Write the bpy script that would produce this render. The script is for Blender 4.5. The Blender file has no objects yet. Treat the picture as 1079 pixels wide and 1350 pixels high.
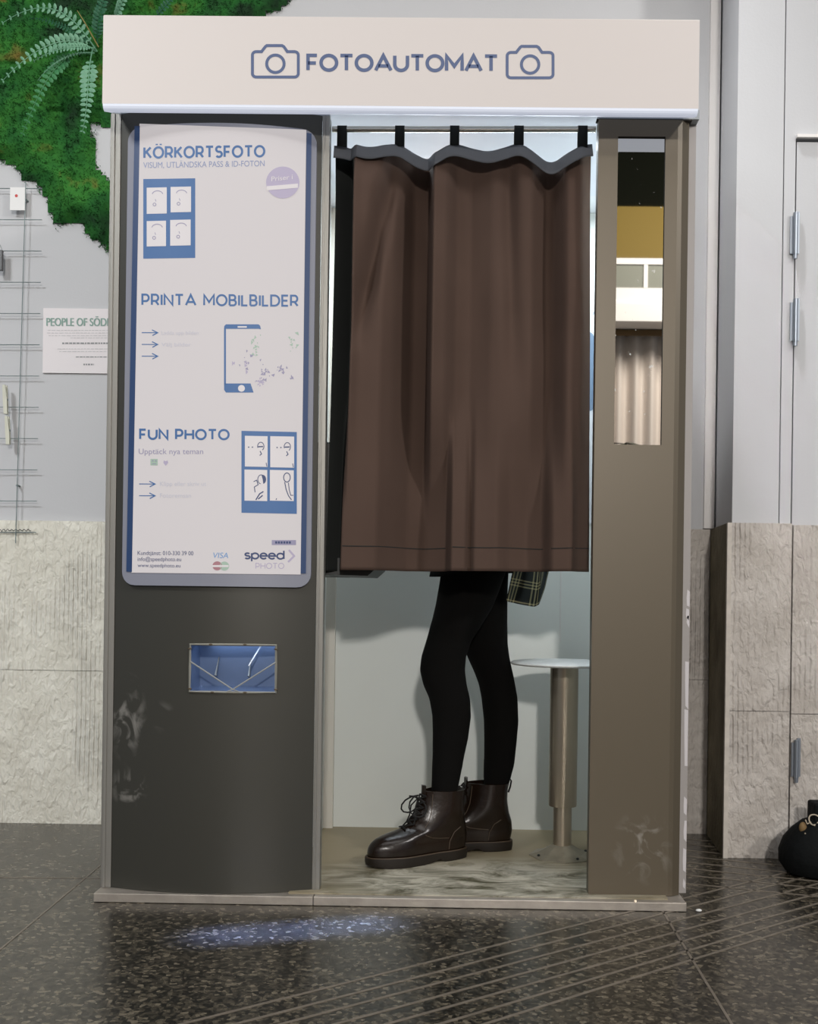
import bpy, bmesh, math, random
from mathutils import Vector, Matrix, noise
random.seed(7)
scn = bpy.context.scene
col = scn.collection

# ------------------------------------------------------------------ camera
PSI = .0105; ROLL = math.radians(.78); F = 1415; PP = (575, 785); CAM = (0, -2.42, .69)
cr, sr = math.cos(ROLL), math.sin(ROLL); cp, sp = math.cos(PSI), math.sin(PSI)
cam = bpy.data.cameras.new('camera'); camo = bpy.data.objects.new('camera', cam); col.objects.link(camo)
cam.sensor_fit = 'HORIZONTAL'; cam.sensor_width = 36; cam.lens = F / 1079 * 36
cam.shift_x = -(PP[0] - 539.5) / 1079; cam.shift_y = (PP[1] - 675) / 1079; cam.clip_start = .05
right = Vector((cp * cr, sp * cr, sr)); up = Vector((-sr * cp, -sr * sp, cr)); back = right.cross(up)
camo.matrix_world = Matrix(((right.x, up.x, back.x, CAM[0]), (right.y, up.y, back.y, CAM[1]), (right.z, up.z, back.z, CAM[2]), (0, 0, 0, 1)))
scn.camera = camo

# ------------------------------------------------------------------ world, lights, exposure
w = bpy.data.worlds.new('world'); scn.world = w; w.use_nodes = True
w.node_tree.nodes['Background'].inputs[0].default_value = (.80, .88, 1, 1)
w.node_tree.nodes['Background'].inputs[1].default_value = .36
scn.view_settings.view_transform = 'Standard'; scn.view_settings.look = 'None'
scn.view_settings.exposure = 0; scn.view_settings.gamma = 1; scn.view_settings.use_curve_mapping = False

def area(name, loc, target, sx, sy, power, color=(1, 1, 1), spread=180):
    l = bpy.data.lights.new(name, 'AREA'); l.shape = 'RECTANGLE'; l.size = sx; l.size_y = sy
    l.energy = power; l.color = color; l.spread = math.radians(spread)
    o = bpy.data.objects.new(name, l); col.objects.link(o); o.location = loc
    d = Vector(target) - Vector(loc); o.rotation_euler = d.to_track_quat('-Z', 'Y').to_euler()
    return o
area('key_light', (.45, -7.0, 2.75), (.1, .4, .7), .26, .26, 180, (1, .955, .91))
area('right_spot', (3.3, -3.1, 3.5), (.3, .1, 1.1), .35, .35, 85, (1, .97, .94))
area('left_wall_washer', (-2.3, -2.2, 3.2), (-1.3, .75, .7), .6, .5, 12.5, (.96, .98, 1), 75)
area('hall_light', (.6, -2.6, 4.9), (.2, .2, .9), 2.4, 1.6, 38, (1, .98, .96))
area('far_hall_light', (3.0, -5.6, 4.9), (1.8, -8.3, 2.0), 2.5, 1.0, 270, (1, .96, .92))
area('booth_lamp', (.1, .34, 1.772), (.1, .34, 0), .6, .4, 11.0, (.84, .93, 1))
area('pier_side_fill', (-.25, -.35, 4.7), (.80, .5, 1.5), .25, .25, 2.0, (.97, .98, 1), 22)  # added lamp that lifts the side face of the right pier
area('floor_streak_fill', (-.35, -.062, .70), (-.30, -.22, 0), .40, .008, .8, (.25, .4, 1), 14)  # added strip lamp that makes the blue streak on the floor

# ------------------------------------------------------------------ helpers
def ray(px, py):
    u, v = (px - PP[0]) / F, (py - PP[1]) / F
    x, y = u * cr + v * sr, -u * sr + v * cr
    return (x * cp - sp, x * sp + cp, -y)
def at(px, py, Y):
    d = ray(px, py); t = (Y - CAM[1]) / d[1]; return Vector((CAM[0] + t * d[0], Y, CAM[2] + t * d[2]))
def fl(px, py, Z=0):
    d = ray(px, py); t = (Z - CAM[2]) / d[2]; return Vector((CAM[0] + t * d[0], CAM[1] + t * d[1], Z))
def lerp(a, b, t): return a + (b - a) * t
def interp(pts, x):
    if x <= pts[0][0]: return pts[0][1]
    for (a, b), (c, d) in zip(pts, pts[1:]):
        if x <= c: return b + (d - b) * (x - a) / (c - a)
    return pts[-1][1]
def sm(pts, x, e):  # smoothed interp
    return sum(interp(pts, x + e * k) for k in (-1, -.5, 0, .5, 1)) / 5
def lin(c): return tuple(((v / 255) / 12.92 if v / 255 <= .04045 else ((v / 255 + .055) / 1.055) ** 2.4) for v in c)

class MB:
    def __init__(s): s.v = []; s.f = []; s.m = []
    def add(s, vs, fs, mi=0):
        b = len(s.v); s.v += [Vector(p) for p in vs]
        for f in fs: s.f.append([b + i for i in f]); s.m.append(mi)
    def box(s, a, b, mi=0):
        x0, y0, z0 = a; x1, y1, z1 = b
        s.add([(x0, y0, z0), (x1, y0, z0), (x1, y1, z0), (x0, y1, z0), (x0, y0, z1), (x1, y0, z1), (x1, y1, z1), (x0, y1, z1)],
              [(0, 3, 2, 1), (4, 5, 6, 7), (0, 1, 5, 4), (1, 2, 6, 5), (2, 3, 7, 6), (3, 0, 4, 7)], mi)
    def tube(s, pts, r, n=8, closed=False, mi=0):
        pts = [Vector(p) for p in pts]; N = len(pts); rr = r if isinstance(r, (list, tuple)) else [r] * N
        rings = []; prev = None
        for i, p in enumerate(pts):
            a = pts[(i - 1) % N] if (closed or i > 0) else p; b = pts[(i + 1) % N] if (closed or i < N - 1) else p
            t = (b - a).normalized()
            if prev is None:
                ref = Vector((0, 0, 1)) if abs(t.z) < .9 else Vector((1, 0, 0)); u = t.cross(ref).normalized()
            else:
                u = (prev - t * prev.dot(t)).normalized()
            prev = u; vv = t.cross(u)
            rings.append([p + (u * math.cos(2 * math.pi * k / n) + vv * math.sin(2 * math.pi * k / n)) * rr[i] for k in range(n)])
        s.loft(rings, closed, mi)
    def loft(s, rings, closed=False, mi=0, cap=True):
        n = len(rings[0]); vs = [p for r in rings for p in r]; fs = []
        M = len(rings)
        for i in range(M if closed else M - 1):
            j = (i + 1) % M
            for k in range(n): fs.append((i * n + k, i * n + (k + 1) % n, j * n + (k + 1) % n, j * n + k))
        if not closed and cap: fs.append(tuple(range(n - 1, -1, -1))); fs.append(tuple((M - 1) * n + k for k in range(n)))
        s.add(vs, fs, mi)
    def lathe(s, c, prof, n=32, mi=0):   # prof [(r,z)]
        rings = [[Vector((c[0] + r * math.cos(2 * math.pi * k / n), c[1] + r * math.sin(2 * math.pi * k / n), z)) for k in range(n)] for r, z in prof]
        s.loft(rings, mi=mi)
    def ball(s, c, r, n=16, m=10, mi=0):
        rx, ry, rz = r if isinstance(r, tuple) else (r, r, r)
        rings = []
        for j in range(m + 1):
            a = -math.pi / 2 + math.pi * (j * .98 + .01 * m) / m
            rings.append([Vector((c[0] + rx * math.cos(a) * math.cos(2 * math.pi * k / n), c[1] + ry * math.cos(a) * math.sin(2 * math.pi * k / n), c[2] + rz * math.sin(a))) for k in range(n)])
        s.loft(rings, mi=mi)
    def grid(s, P, nu, nv, mi=0, skip=None):
        vs = [P(i / nu, j / nv) for j in range(nv + 1) for i in range(nu + 1)]
        fs = [(j * (nu + 1) + i, j * (nu + 1) + i + 1, (j + 1) * (nu + 1) + i + 1, (j + 1) * (nu + 1) + i) for j in range(nv) for i in range(nu) if not (skip and skip(i, j))]
        s.add(vs, fs, mi)

ORG = {}
def setp(o, label=None, cat=None, group=None, kind=None):
    if label: o['label'] = label
    if cat: o['category'] = cat
    if group: o['group'] = group
    if kind: o['kind'] = kind
    return o
def empty(name, loc, label, cat, group=None):
    o = bpy.data.objects.new(name, None); col.objects.link(o); o.location = loc; o.empty_display_size = .1
    ORG[o.name] = Vector(loc); return setp(o, label, cat, group)
def build(name, mb, mats, parent=None, smooth=False, bevel=0, auto=False):
    org = ORG[parent.name] if parent else Vector((0, 0, 0))
    me = bpy.data.meshes.new(name); me.from_pydata([tuple(p - org) for p in mb.v], [], mb.f)
    if not isinstance(mats, (list, tuple)): mats = [mats]
    for m in mats: me.materials.append(m)
    me.polygons.foreach_set('material_index', mb.m)
    bm = bmesh.new(); bm.from_mesh(me)
    if bevel:
        bmesh.ops.remove_doubles(bm, verts=bm.verts, dist=1e-5)
        bmesh.ops.recalc_face_normals(bm, faces=bm.faces)
        bmesh.ops.bevel(bm, geom=[e for e in bm.edges if e.calc_face_angle(0) > .6], offset=bevel, segments=2, affect='EDGES', profile=.5)
    bmesh.ops.recalc_face_normals(bm, faces=bm.faces)
    if smooth:
        for f in bm.faces: f.smooth = True
        for e in bm.edges:
            if e.calc_face_angle(0) > .7: e.smooth = False
    bm.to_mesh(me); bm.free()
    o = bpy.data.objects.new(name, me); col.objects.link(o)
    if parent: o.parent = parent
    ORG[o.name] = org
    return o
def boxpart(name, a, b, m, parent=None, bevel=0):
    q = MB(); q.box(a, b); return build(name, q, m, parent, bevel=bevel)

# ------------------------------------------------------------------ materials
def mat(name, c, rough=.6, metal=0, emit=None, es=0, bump=0, bscale=60, var=0, vscale=6, c2=None, bstretch=(1, 1, 1), spec=.5):
    m = bpy.data.materials.new(name); m.use_nodes = True; n = m.node_tree.nodes; l = m.node_tree.links; b = n['Principled BSDF']
    rgb = lin(c); b.inputs['Base Color'].default_value = (*rgb, 1); b.inputs['Roughness'].default_value = rough
    b.inputs['Metallic'].default_value = metal; b.inputs['Specular IOR Level'].default_value = spec
    tc = n.new('ShaderNodeTexCoord')
    if var or c2:
        nz = n.new('ShaderNodeTexNoise'); nz.inputs['Scale'].default_value = vscale; nz.inputs['Detail'].default_value = 6
        l.new(tc.outputs['Object'], nz.inputs['Vector'])
        r = n.new('ShaderNodeValToRGB'); r.color_ramp.elements[0].position = .3; r.color_ramp.elements[1].position = .7
        k = lin(c2) if c2 else tuple(v * (1 - var) for v in rgb)
        r.color_ramp.elements[0].color = (*k, 1); r.color_ramp.elements[1].color = (*rgb, 1)
        l.new(nz.outputs[0], r.inputs[0]); l.new(r.outputs[0], b.inputs['Base Color'])
    if bump:
        mp = n.new('ShaderNodeMapping'); mp.inputs['Scale'].default_value = bstretch; l.new(tc.outputs['Object'], mp.inputs[0])
        nz = n.new('ShaderNodeTexNoise'); nz.inputs['Scale'].default_value = bscale; nz.inputs['Detail'].default_value = 4; l.new(mp.outputs[0], nz.inputs['Vector'])
        bp = n.new('ShaderNodeBump'); bp.inputs['Strength'].default_value = bump; bp.inputs['Distance'].default_value = .01
        l.new(nz.outputs[0], bp.inputs['Height']); l.new(bp.outputs[0], b.inputs['Normal'])
    if emit: b.inputs['Emission Color'].default_value = (*lin(emit), 1); b.inputs['Emission Strength'].default_value = es
    return m
def nodes(m): return m.node_tree.nodes, m.node_tree.links, m.node_tree.nodes['Principled BSDF']

M_plaster = mat('painted_plaster', (192, 193, 195), .75, bump=.04, bscale=160, var=.04, vscale=2)
M_trim = mat('white_paint', (222, 219, 216), .5)
M_alu = mat('brushed_aluminium', (142, 140, 134), .42, .55, bump=.05, bscale=40, bstretch=(8, 8, .4))
M_plinth = mat('scuffed_aluminium', (176, 168, 158), .45, .5, bump=.1, bscale=60, var=.25, vscale=25)
M_inwhite = mat('white_laminate', (222, 226, 222), .45, var=.03)
M_black = mat('black_plastic', (26, 30, 28), .4)
M_dkjoint = mat('dark_joint', (40, 36, 30), .8)
M_steel = mat('brushed_steel', (172, 160, 142), .33, .85, bump=.06, bscale=30, bstretch=(6, 6, .3))
M_hinge = mat('zinc_hinge', (150, 158, 168), .35, .8)
M_wire = mat('pale_wire', (128, 142, 142), .4, .3)
M_sign = mat('backlit_sign_white', (190, 184, 180), .7, spec=.15, emit=(232, 222, 218), es=.21)
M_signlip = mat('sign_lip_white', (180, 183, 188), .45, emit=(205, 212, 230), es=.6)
M_signink = mat('sign_lettering_slate', (66, 80, 112), .5, emit=(88, 102, 138), es=.25)
M_rubber = mat('black_rubber', (30, 26, 22), .6)

def print_mat(name, c, es=.36): return mat(name, tuple(int(v * .78) for v in c), .5, emit=c, es=es)
M_sheet = mat('backlit_sheet', (146, 143, 143), .7, spec=.1, emit=(226, 219, 220), es=.47)
M_blue = print_mat('print_blue', (64, 104, 156))
M_navy = print_mat('print_navy', (50, 66, 108))
M_dimblue = print_mat('print_pale_blue', (134, 146, 180))
M_faint = print_mat('print_faint', (196, 194, 204))
M_faint2 = print_mat('print_grey_violet', (150, 146, 172))
M_pwhite = mat('print_white', (146, 143, 143), .5, emit=(226, 219, 220), es=.5)
M_violet = print_mat('print_violet', (178, 168, 192))
M_red = print_mat('print_red', (168, 120, 128))
M_green = print_mat('print_green', (164, 186, 170))
M_visa = print_mat('print_card_blue', (104, 150, 200))
M_rim = mat('clear_rim', (128, 130, 140), .3, emit=(150, 152, 190), es=.03)
M_navystrip = mat('navy_side_strip', (34, 56, 92), .4, emit=(36, 70, 120), es=.12)

def cabinet_mat(name, c, smears):
    m = mat(name, c, .42, .25, bump=.02, bscale=400); n, l, b = nodes(m)
    tc = n.new('ShaderNodeTexCoord'); base = n.new('ShaderNodeRGB'); base.outputs[0].default_value = (*lin(c), 1)
    cur = base.outputs[0]
    for (cx, cz, rx, rz, st) in smears:
        mp = n.new('ShaderNodeMapping'); mp.vector_type = 'POINT'
        mp.inputs['Location'].default_value = (-cx / rx, 0, -cz / rz); mp.inputs['Scale'].default_value = (1 / rx, .01, 1 / rz)
        l.new(tc.outputs['Object'], mp.inputs[0])
        ln = n.new('ShaderNodeVectorMath'); ln.operation = 'LENGTH'; l.new(mp.outputs[0], ln.inputs[0])
        nz = n.new('ShaderNodeTexNoise'); nz.inputs['Scale'].default_value = 18; nz.inputs['Detail'].default_value = 6; nz.inputs['Distortion'].default_value = 1.6
        l.new(tc.outputs['Object'], nz.inputs['Vector'])
        ma = n.new('ShaderNodeMath'); ma.operation = 'MULTIPLY_ADD'; ma.inputs[1].default_value = -1; ma.inputs[2].default_value = 1; ma.use_clamp = True; l.new(ln.outputs['Value'], ma.inputs[0])
        r = n.new('ShaderNodeMapRange'); r.inputs[1].default_value = .50; r.inputs[2].default_value = .68; l.new(nz.outputs[0], r.inputs[0])
        mu = n.new('ShaderNodeMath'); mu.operation = 'MULTIPLY'; l.new(ma.outputs[0], mu.inputs[0]); l.new(r.outputs[0], mu.inputs[1])
        m2 = n.new('ShaderNodeMath'); m2.operation = 'MULTIPLY'; m2.inputs[1].default_value = st; l.new(mu.outputs[0], m2.inputs[0])
        mx = n.new('ShaderNodeMixRGB'); mx.inputs[2].default_value = (*lin((190, 186, 178)), 1); l.new(m2.outputs[0], mx.inputs[0]); l.new(cur, mx.inputs[1]); cur = mx.outputs[0]
    l.new(cur, b.inputs['Base Color']); return m

def stone_mat(name, c, c2):
    m = mat(name, c, .85); n, l, b = nodes(m)
    tc = n.new('ShaderNodeTexCoord')
    def noise_(scale, stretch, det=4, dist=0):
        mp = n.new('ShaderNodeMapping'); mp.inputs['Scale'].default_value = stretch; l.new(tc.outputs['Object'], mp.inputs[0])
        z = n.new('ShaderNodeTexNoise'); z.inputs['Scale'].default_value = scale; z.inputs['Detail'].default_value = det; z.inputs['Distortion'].default_value = dist; l.new(mp.outputs[0], z.inputs['Vector']); return z.outputs[0]
    a = noise_(9, (1, 1, 1), 6); r = n.new('ShaderNodeValToRGB'); r.color_ramp.elements[0].position = .35; r.color_ramp.elements[1].position = .65
    r.color_ramp.elements[0].color = (*lin(c2), 1); r.color_ramp.elements[1].color = (*lin(c), 1); l.new(a, r.inputs[0]); l.new(r.outputs[0], b.inputs['Base Color'])
    # tooled vertical grooves broken by chipped spots
    sx = n.new('ShaderNodeSeparateXYZ'); l.new(tc.outputs['Object'], sx.inputs[0])
    ad = n.new('ShaderNodeMath'); ad.operation = 'ADD'; l.new(sx.outputs[0], ad.inputs[0]); l.new(sx.outputs[1], ad.inputs[1])
    wob = noise_(4, (1, 1, .6), 2); ws = n.new('ShaderNodeMath'); ws.operation = 'MULTIPLY_ADD'; ws.inputs[1].default_value = .012; l.new(wob, ws.inputs[0]); l.new(ad.outputs[0], ws.inputs[2])
    mu = n.new('ShaderNodeMath'); mu.operation = 'MULTIPLY'; mu.inputs[1].default_value = 2 * math.pi / .0135; l.new(ws.outputs[0], mu.inputs[0])
    si = n.new('ShaderNodeMath'); si.operation = 'SINE'; l.new(mu.outputs[0], si.inputs[0])
    mask = noise_(5, (1, 1, .5), 3); mr = n.new('ShaderNodeMapRange'); mr.inputs[1].default_value = .5; mr.inputs[2].default_value = .64; l.new(mask, mr.inputs[0])
    g = n.new('ShaderNodeMath'); g.operation = 'MULTIPLY'; l.new(si.outputs[0], g.inputs[0]); l.new(mr.outputs[0], g.inputs[1])
    ch = noise_(62, (1, 1, .55), 3, .5); c3 = n.new('ShaderNodeMath'); c3.operation = 'MULTIPLY_ADD'; c3.inputs[1].default_value = 4.6; l.new(ch, c3.inputs[0]); l.new(g.outputs[0], c3.inputs[2])
    bp = n.new('ShaderNodeBump'); bp.inputs['Strength'].default_value = .85; bp.inputs['Distance'].default_value = .003; l.new(c3.outputs[0], bp.inputs['Height']); l.new(bp.outputs[0], b.inputs['Normal'])
    return m
M_stoneL = stone_mat('pale_limestone', (226, 224, 212), (212, 209, 196))
M_stoneR = stone_mat('warm_limestone', (200, 194, 187), (182, 175, 167))
M_stoneS = stone_mat('shaded_limestone_return', (122, 114, 92), (96, 88, 66))  # same limestone, with the shade on the return put into its colour

def terrazzo(name):
    m = mat(name, (40, 38, 34), .26); n, l, b = nodes(m); tc = n.new('ShaderNodeTexCoord'); b.inputs['IOR'].default_value = 1.5
    cur = None
    b.inputs['Specular IOR Level'].default_value = .65
    cur = None
    for k, (sc, pal) in enumerate(((115, ((0, (20, 19, 15)), (.34, (32, 30, 24)), (.50, (72, 66, 55)), (.74, (102, 94, 79)), (.92, (136, 126, 108)))), (190, ((0, (20, 18, 14)), (.45, (40, 37, 30)), (.75, (84, 78, 66)))))):
        v = n.new('ShaderNodeTexVoronoi'); v.inputs['Scale'].default_value = sc
        mp = n.new('ShaderNodeMapping'); mp.inputs['Rotation'].default_value = (.3 * k, .2, .5 + k); l.new(tc.outputs['Object'], mp.inputs[0]); l.new(mp.outputs[0], v.inputs['Vector'])
        sp_ = n.new('ShaderNodeSeparateColor'); l.new(v.outputs['Color'], sp_.inputs[0])
        rp_ = n.new('ShaderNodeValToRGB'); rp_.color_ramp.interpolation = 'CONSTANT'; e = rp_.color_ramp.elements
        e[0].position = 0; e[0].color = (*lin(pal[0][1]), 1); e[1].position = pal[1][0]; e[1].color = (*lin(pal[1][1]), 1)
        for p_, c_ in pal[2:]: x_ = e.new(p_); x_.color = (*lin(c_), 1)
        l.new(sp_.outputs[0], rp_.inputs[0])
        if cur is None: cur = rp_.outputs[0]
        else:
            mx = n.new('ShaderNodeMixRGB'); mx.inputs[0].default_value = .45; l.new(cur, mx.inputs[1]); l.new(rp_.outputs[0], mx.inputs[2]); cur = mx.outputs[0]
    l.new(cur, b.inputs['Base Color'])
    nz = n.new('ShaderNodeTexNoise'); nz.inputs['Scale'].default_value = 90; l.new(tc.outputs['Object'], nz.inputs['Vector'])
    bp = n.new('ShaderNodeBump'); bp.inputs['Strength'].default_value = .12; bp.inputs['Distance'].default_value = .002; l.new(nz.outputs[0], bp.inputs['Height']); l.new(bp.outputs[0], b.inputs['Normal'])
    return m
M_floor = terrazzo('dark_terrazzo')
M_inlay = mat('brass_grey_inlay', (122, 113, 101), .4, var=.3, vscale=30)

# ------------------------------------------------------------------ setting
FZ = .02
q = MB(); q.box((-4.5, -9, -.05), (4.5, 1.2, 0)); floor = build('floor', q, M_floor); setp(floor, kind='structure')
floor['label'] = 'dark flecked terrazzo floor with thin pale inlaid strips'
def strip(a, b, wd, name='inlay_strip'):
    a, b = Vector(a), Vector(b); n_ = (b - a).cross(Vector((0, 0, 1))).normalized() * wd / 2; q = MB()
    lo = Vector((0, 0, -.003)); hi = Vector((0, 0, .0009))
    q.add([a - n_ + lo, a + n_ + lo, b + n_ + lo, b - n_ + lo, a - n_ + hi, a + n_ + hi, b + n_ + hi, b - n_ + hi],
          [(0, 3, 2, 1), (4, 5, 6, 7), (0, 1, 5, 4), (1, 2, 6, 5), (2, 3, 7, 6), (3, 0, 4, 7)])
    return build(name, q, M_inlay, floor)
def ext(a, b, t0, t1): return a + (b - a) * t0, a + (b - a) * t1
for yl, yr in zip((1275, 1291, 1306, 1324, 1342, 1362, 1381), (1140, 1152, 1165, 1178, 1191, 1203, 1214)):
    a, b = ext(fl(540, yl), fl(1079, yr), -.9, 1.25); strip(a, b, .0065)
for ys in (1106, 1113, 1121, 1129, 1137, 1145, 1154, 1165):
    a, b = fl(900, ys - .7), fl(1079, ys + 17); a, b = ext(a, b, -.25, 1.6)
    strip(a, b, .006)
a, b = ext(fl(875, 1203), fl(965, 1350), -.8, 2); strip(a, b, .005, 'joint_strip')
a, b = ext(fl(0, 1252), fl(130, 1143), -1, 2); strip(a, b, .004, 'joint_strip')
a, b = ext(fl(0, 1157), fl(130, 1158), -1, 2); strip(a, b, .003, 'joint_strip')

WY = .755; SY = .742; ST = .895; PY = .465; PSY = .455
q = MB(); q.box((-4.5, WY, 0), (.785, WY + .2, 5.9)); wall = build('wall_back', q, M_plaster); setp(wall, kind='structure')
for x0, x1 in ((-2.9, -1.62), (-1.618, -.2), (-.198, .771)):
    for z0, z1 in ((0, .452), (.4535, ST)):
        m_ = M_stoneR if x1 > .5 else M_stoneL
        build('stone_slab', (lambda b: (b.box((x0, SY, z0), (x1, WY - .001, z1)), b)[1])(MB()), m_, wall)
boxpart('trim_1', (.752, WY - .012, ST + .003), (.782, WY, 5.9), M_trim)
setp(bpy.data.objects['trim_1'], kind='structure')
# right pier: angled return plus front with flush door
def prism(mb, pts, z0, z1, mi=0):
    n_ = len(pts); mb.add([(x, y, z0) for x, y in pts] + [(x, y, z1) for x, y in pts],
                         [tuple(range(n_ - 1, -1, -1)), tuple(range(n_, 2 * n_))] + [(i, (i + 1) % n_, n_ + (i + 1) % n_, n_ + i) for i in range(n_)], mi)
DX = at(1046, 600, PY).x
wr = MB(); prism(wr, [(.788, WY + .2), (.788, WY), (.761, PY), (.885, PY), (.885, WY + .2)], 0, 5.9)
DT = at(1060, 187, PY).z
wr.box((.888, PY, 0), (DX - .004, WY + .2, 5.9)); wr.box((DX - .004, PY, DT + .008), (4.5, WY + .2, 5.9)); wr.box((.885, PY + .01, 0), (.888, WY + .2, 5.9)); wr.box((DX + .9, PY, 0), (4.5, WY + .2, DT + .008))
wallr = build('wall_right', wr, M_plaster); setp(wallr, kind='structure')
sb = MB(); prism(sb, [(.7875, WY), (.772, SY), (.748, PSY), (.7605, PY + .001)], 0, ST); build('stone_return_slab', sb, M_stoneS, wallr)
for z0, z1 in ((0, .392), (.3935, ST)):
    s_ = MB(); s_.box((.7495, PSY, z0), (DX - .003, PY - .0005, z1)); build('stone_slab', s_, M_stoneR, wallr)
s_ = MB(); s_.box((.7455, PSY - .006, 0), (.757, PSY + .004, ST)); build('stone_corner_bead', s_, mat('worn_stone_edge', (205, 198, 188), .8, var=.2, vscale=40), wallr)
# door
door = MB(); door.box((DX, PY + .002, .012), (DX + .895, PY + .045, DT)); door = build('door_1', door, M_plaster); setp(door, kind='structure')
s_ = MB(); s_.box((DX - .004, PY + .02, 0), (DX, PY + .04, DT)); 
build('door_gap_seal', s_, M_dkjoint, door)
s_ = MB(); s_.box((DX - .004, PY - .012, DT + .008), (DX + .92, PY - .0005, DT + .016)); build('door_head_frame', s_, M_trim, door)
for z0, z1 in ((.015, .386), (.388, ST - .004)):
    s_ = MB(); s_.box((DX + .001, PSY - .001, z0), (DX + .893, PY + .001, z1)); build('stone_slab', s_, M_stoneR, door)
for (y0, y1) in ((278, 341), (392, 456), (973, 1031)):
    zc0 = at(1049, y1, PY - .015).z; zc1 = at(1049, y0, PY - .015).z; X = at(1049.5, (y0 + y1) / 2, PY - .015).x
    yb = PY - .014 if y0 < 900 else PSY - .012
    h = MB(); h.tube([(X, yb, zc0 + .012), (X, yb, zc1 - .004)], .0062, 12); h.tube([(X, yb, zc0), (X, yb, zc0 + .012)], .0052, 10)
    h.box((X - .012, yb + .004, zc0 + .015), (X - .003, yb + .0085, zc1 - .012)); h.box((X + .003, yb + .004, zc0 + .015), (X + .012, yb + .0085, zc1))
    h.tube([(X, yb, (zc0 + zc1) / 2 - .001), (X, yb, (zc0 + zc1) / 2 + .001)], .0066, 12)
    build('door_hinge', h, M_hinge, door, smooth=True)
q = MB(); q.box((-4.5, -9, 5.9), (4.5, 1.2, 5.95)); setp(build('ceiling', q, mat('dark_ceiling', (14, 15, 8), .9, spec=.1)), kind='structure')

# hall seen in the mirror
def mz(py, px=840): return at(px, py, 8).z
xa, xb = -4.4, 4.4
q = MB(); q.box((xa, -8.6, mz(252)), (xb, -8.4, 5.9)); q.box((xa, -8.6, mz(425)), (xb, -8.45, mz(252)))
wf = build('wall_front', q, [mat('dark_green_wall', (12, 14, 7), .9, spec=.1)]); setp(wf, kind='structure')
q = MB(); q.box((xa, -8.44, mz(398)), (xb, -8.40, mz(252))); build('yellow_wall_panel', q, mat('ochre_paint', (120, 98, 24), .7, emit=None), wf)
q = MB(); q.box((xa, -8.3, mz(423)), (xb, -8.0, mz(400))); q.box((xa, -8.28, mz(400)), (xb, -8.02, mz(397)), 0)
gal = build('trim_2', q, M_trim); setp(gal, kind='structure')
rail = empty('gallery_railing', (2, -8.1, mz(397)), 'pale railing on the gallery edge, seen in the narrow mirror', 'railing')
q = MB(); q.box((xa, -8.12, mz(345)), (xb, -8.07, mz(337))); build('top_rail', q, M_trim, rail)
q = MB(); q.box((xa, -8.11, mz(395)), (xb, -8.08, mz(376))); build('bottom_rail', q, M_trim, rail)
q = MB(); q.box((xa, -8.10, mz(376)), (xb, -8.09, mz(345))); build('infill_panel', q, mat('grey_infill', (104, 106, 92), .5), rail)
for k in range(9):
    X = at(854, 360, 8).x + (k - 5) * .72; q = MB(); q.box((X - .02, -8.115, mz(376)), (X + .02, -8.075, mz(345))); build('post', q, M_trim, rail)
M_drape = mat('cream_drape', (216, 205, 196), .8)
q = MB(); q.grid(lambda u, v: Vector((lerp(xa, xb, u), -8.5 + .04 * math.sin(u * 8.8 / .16 * 2 * math.pi) + .03 * math.sin(u * 97), lerp(.05, mz(423) - .004, v))), 1100, 3)
dr = build('window_drape', q, M_drape, smooth=True); setp(dr, 'long cream drapes with deep folds, seen in the narrow mirror', 'drape')
q = MB(); q.box((xa, -8.47 + .12, mz(423) - .06), (xb, -8.32, mz(423) - .005)); setp(build('drape_rail', q, mat('brown_wood', (110, 84, 44), .6)), 'brown wooden rail at the top of the cream drapes', 'rail')
pc = at(824, 585, 5.2); pl = empty('potted_plant', (pc.x, -5.2, 0), 'dark leafy potted plant reflected at the bottom edge of the mirror', 'plant')
q = MB(); q.lathe((pc.x, -5.2), [(.14, 0), (.19, .35), (.2, .36), (.17, .34), (.16, .3)], 20); build('pot', q, mat('clay_pot', (120, 80, 60), .7), pl, smooth=True)
q = MB(); q.tube([(pc.x, -5.2, .3), (pc.x + .02, -5.2, pc.z - .25), (pc.x, -5.2, pc.z)], .015, 8); build('stem', q, mat('stem', (60, 56, 30), .7), pl)
M_leafd = mat('dark_leaf', (44, 48, 24), .5)
for k in range(14):
    a = k * 2.4; el = random.uniform(-.3, .8); L = random.uniform(.16, .26); base = Vector((pc.x, -5.2, pc.z - random.uniform(0, .5) * (k > 4)))
    d = Vector((math.cos(a) * math.cos(el), math.sin(a) * math.cos(el), math.sin(el))); s_ = d.cross(Vector((0, 0, 1))).normalized()
    q = MB(); vs = []; n_ = 7
    for i in range(n_):
        t = i / (n_ - 1); wd = .045 * math.sin(math.pi * min(1, t * .95 + .03)); c = base + d * L * t - Vector((0, 0, .08 * t * t))
        vs += [c - s_ * wd, c + Vector((0, 0, .004)), c + s_ * wd, c - Vector((0, 0, .002))]
    q.loft([vs[i * 4:i * 4 + 4] for i in range(n_)]); build('leaf', q, M_leafd, pl)

# ------------------------------------------------------------------ photo booth
booth = empty('photo_booth', (-.12, .3, 0), 'tall photo booth with white lettered top sign, dark curved cabinet and curtained doorway', 'photo booth')
XL, XR = -.775, .533
q = MB(); q.box((XL, -.05, .0005), (at(413, 1185, -.05).x - .0006, .70, FZ)); q.box((at(413, 1185, -.05).x + .0006, -.05, .0005), (.537, .70, FZ))
plinth = build('plinth', q, M_plinth, booth, bevel=.0015)
q = MB(); q.tube([at(838, 1188, -.0515), at(838, 1188, -.049)], .003, 10); build('screw', q, M_steel, plinth)

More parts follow.
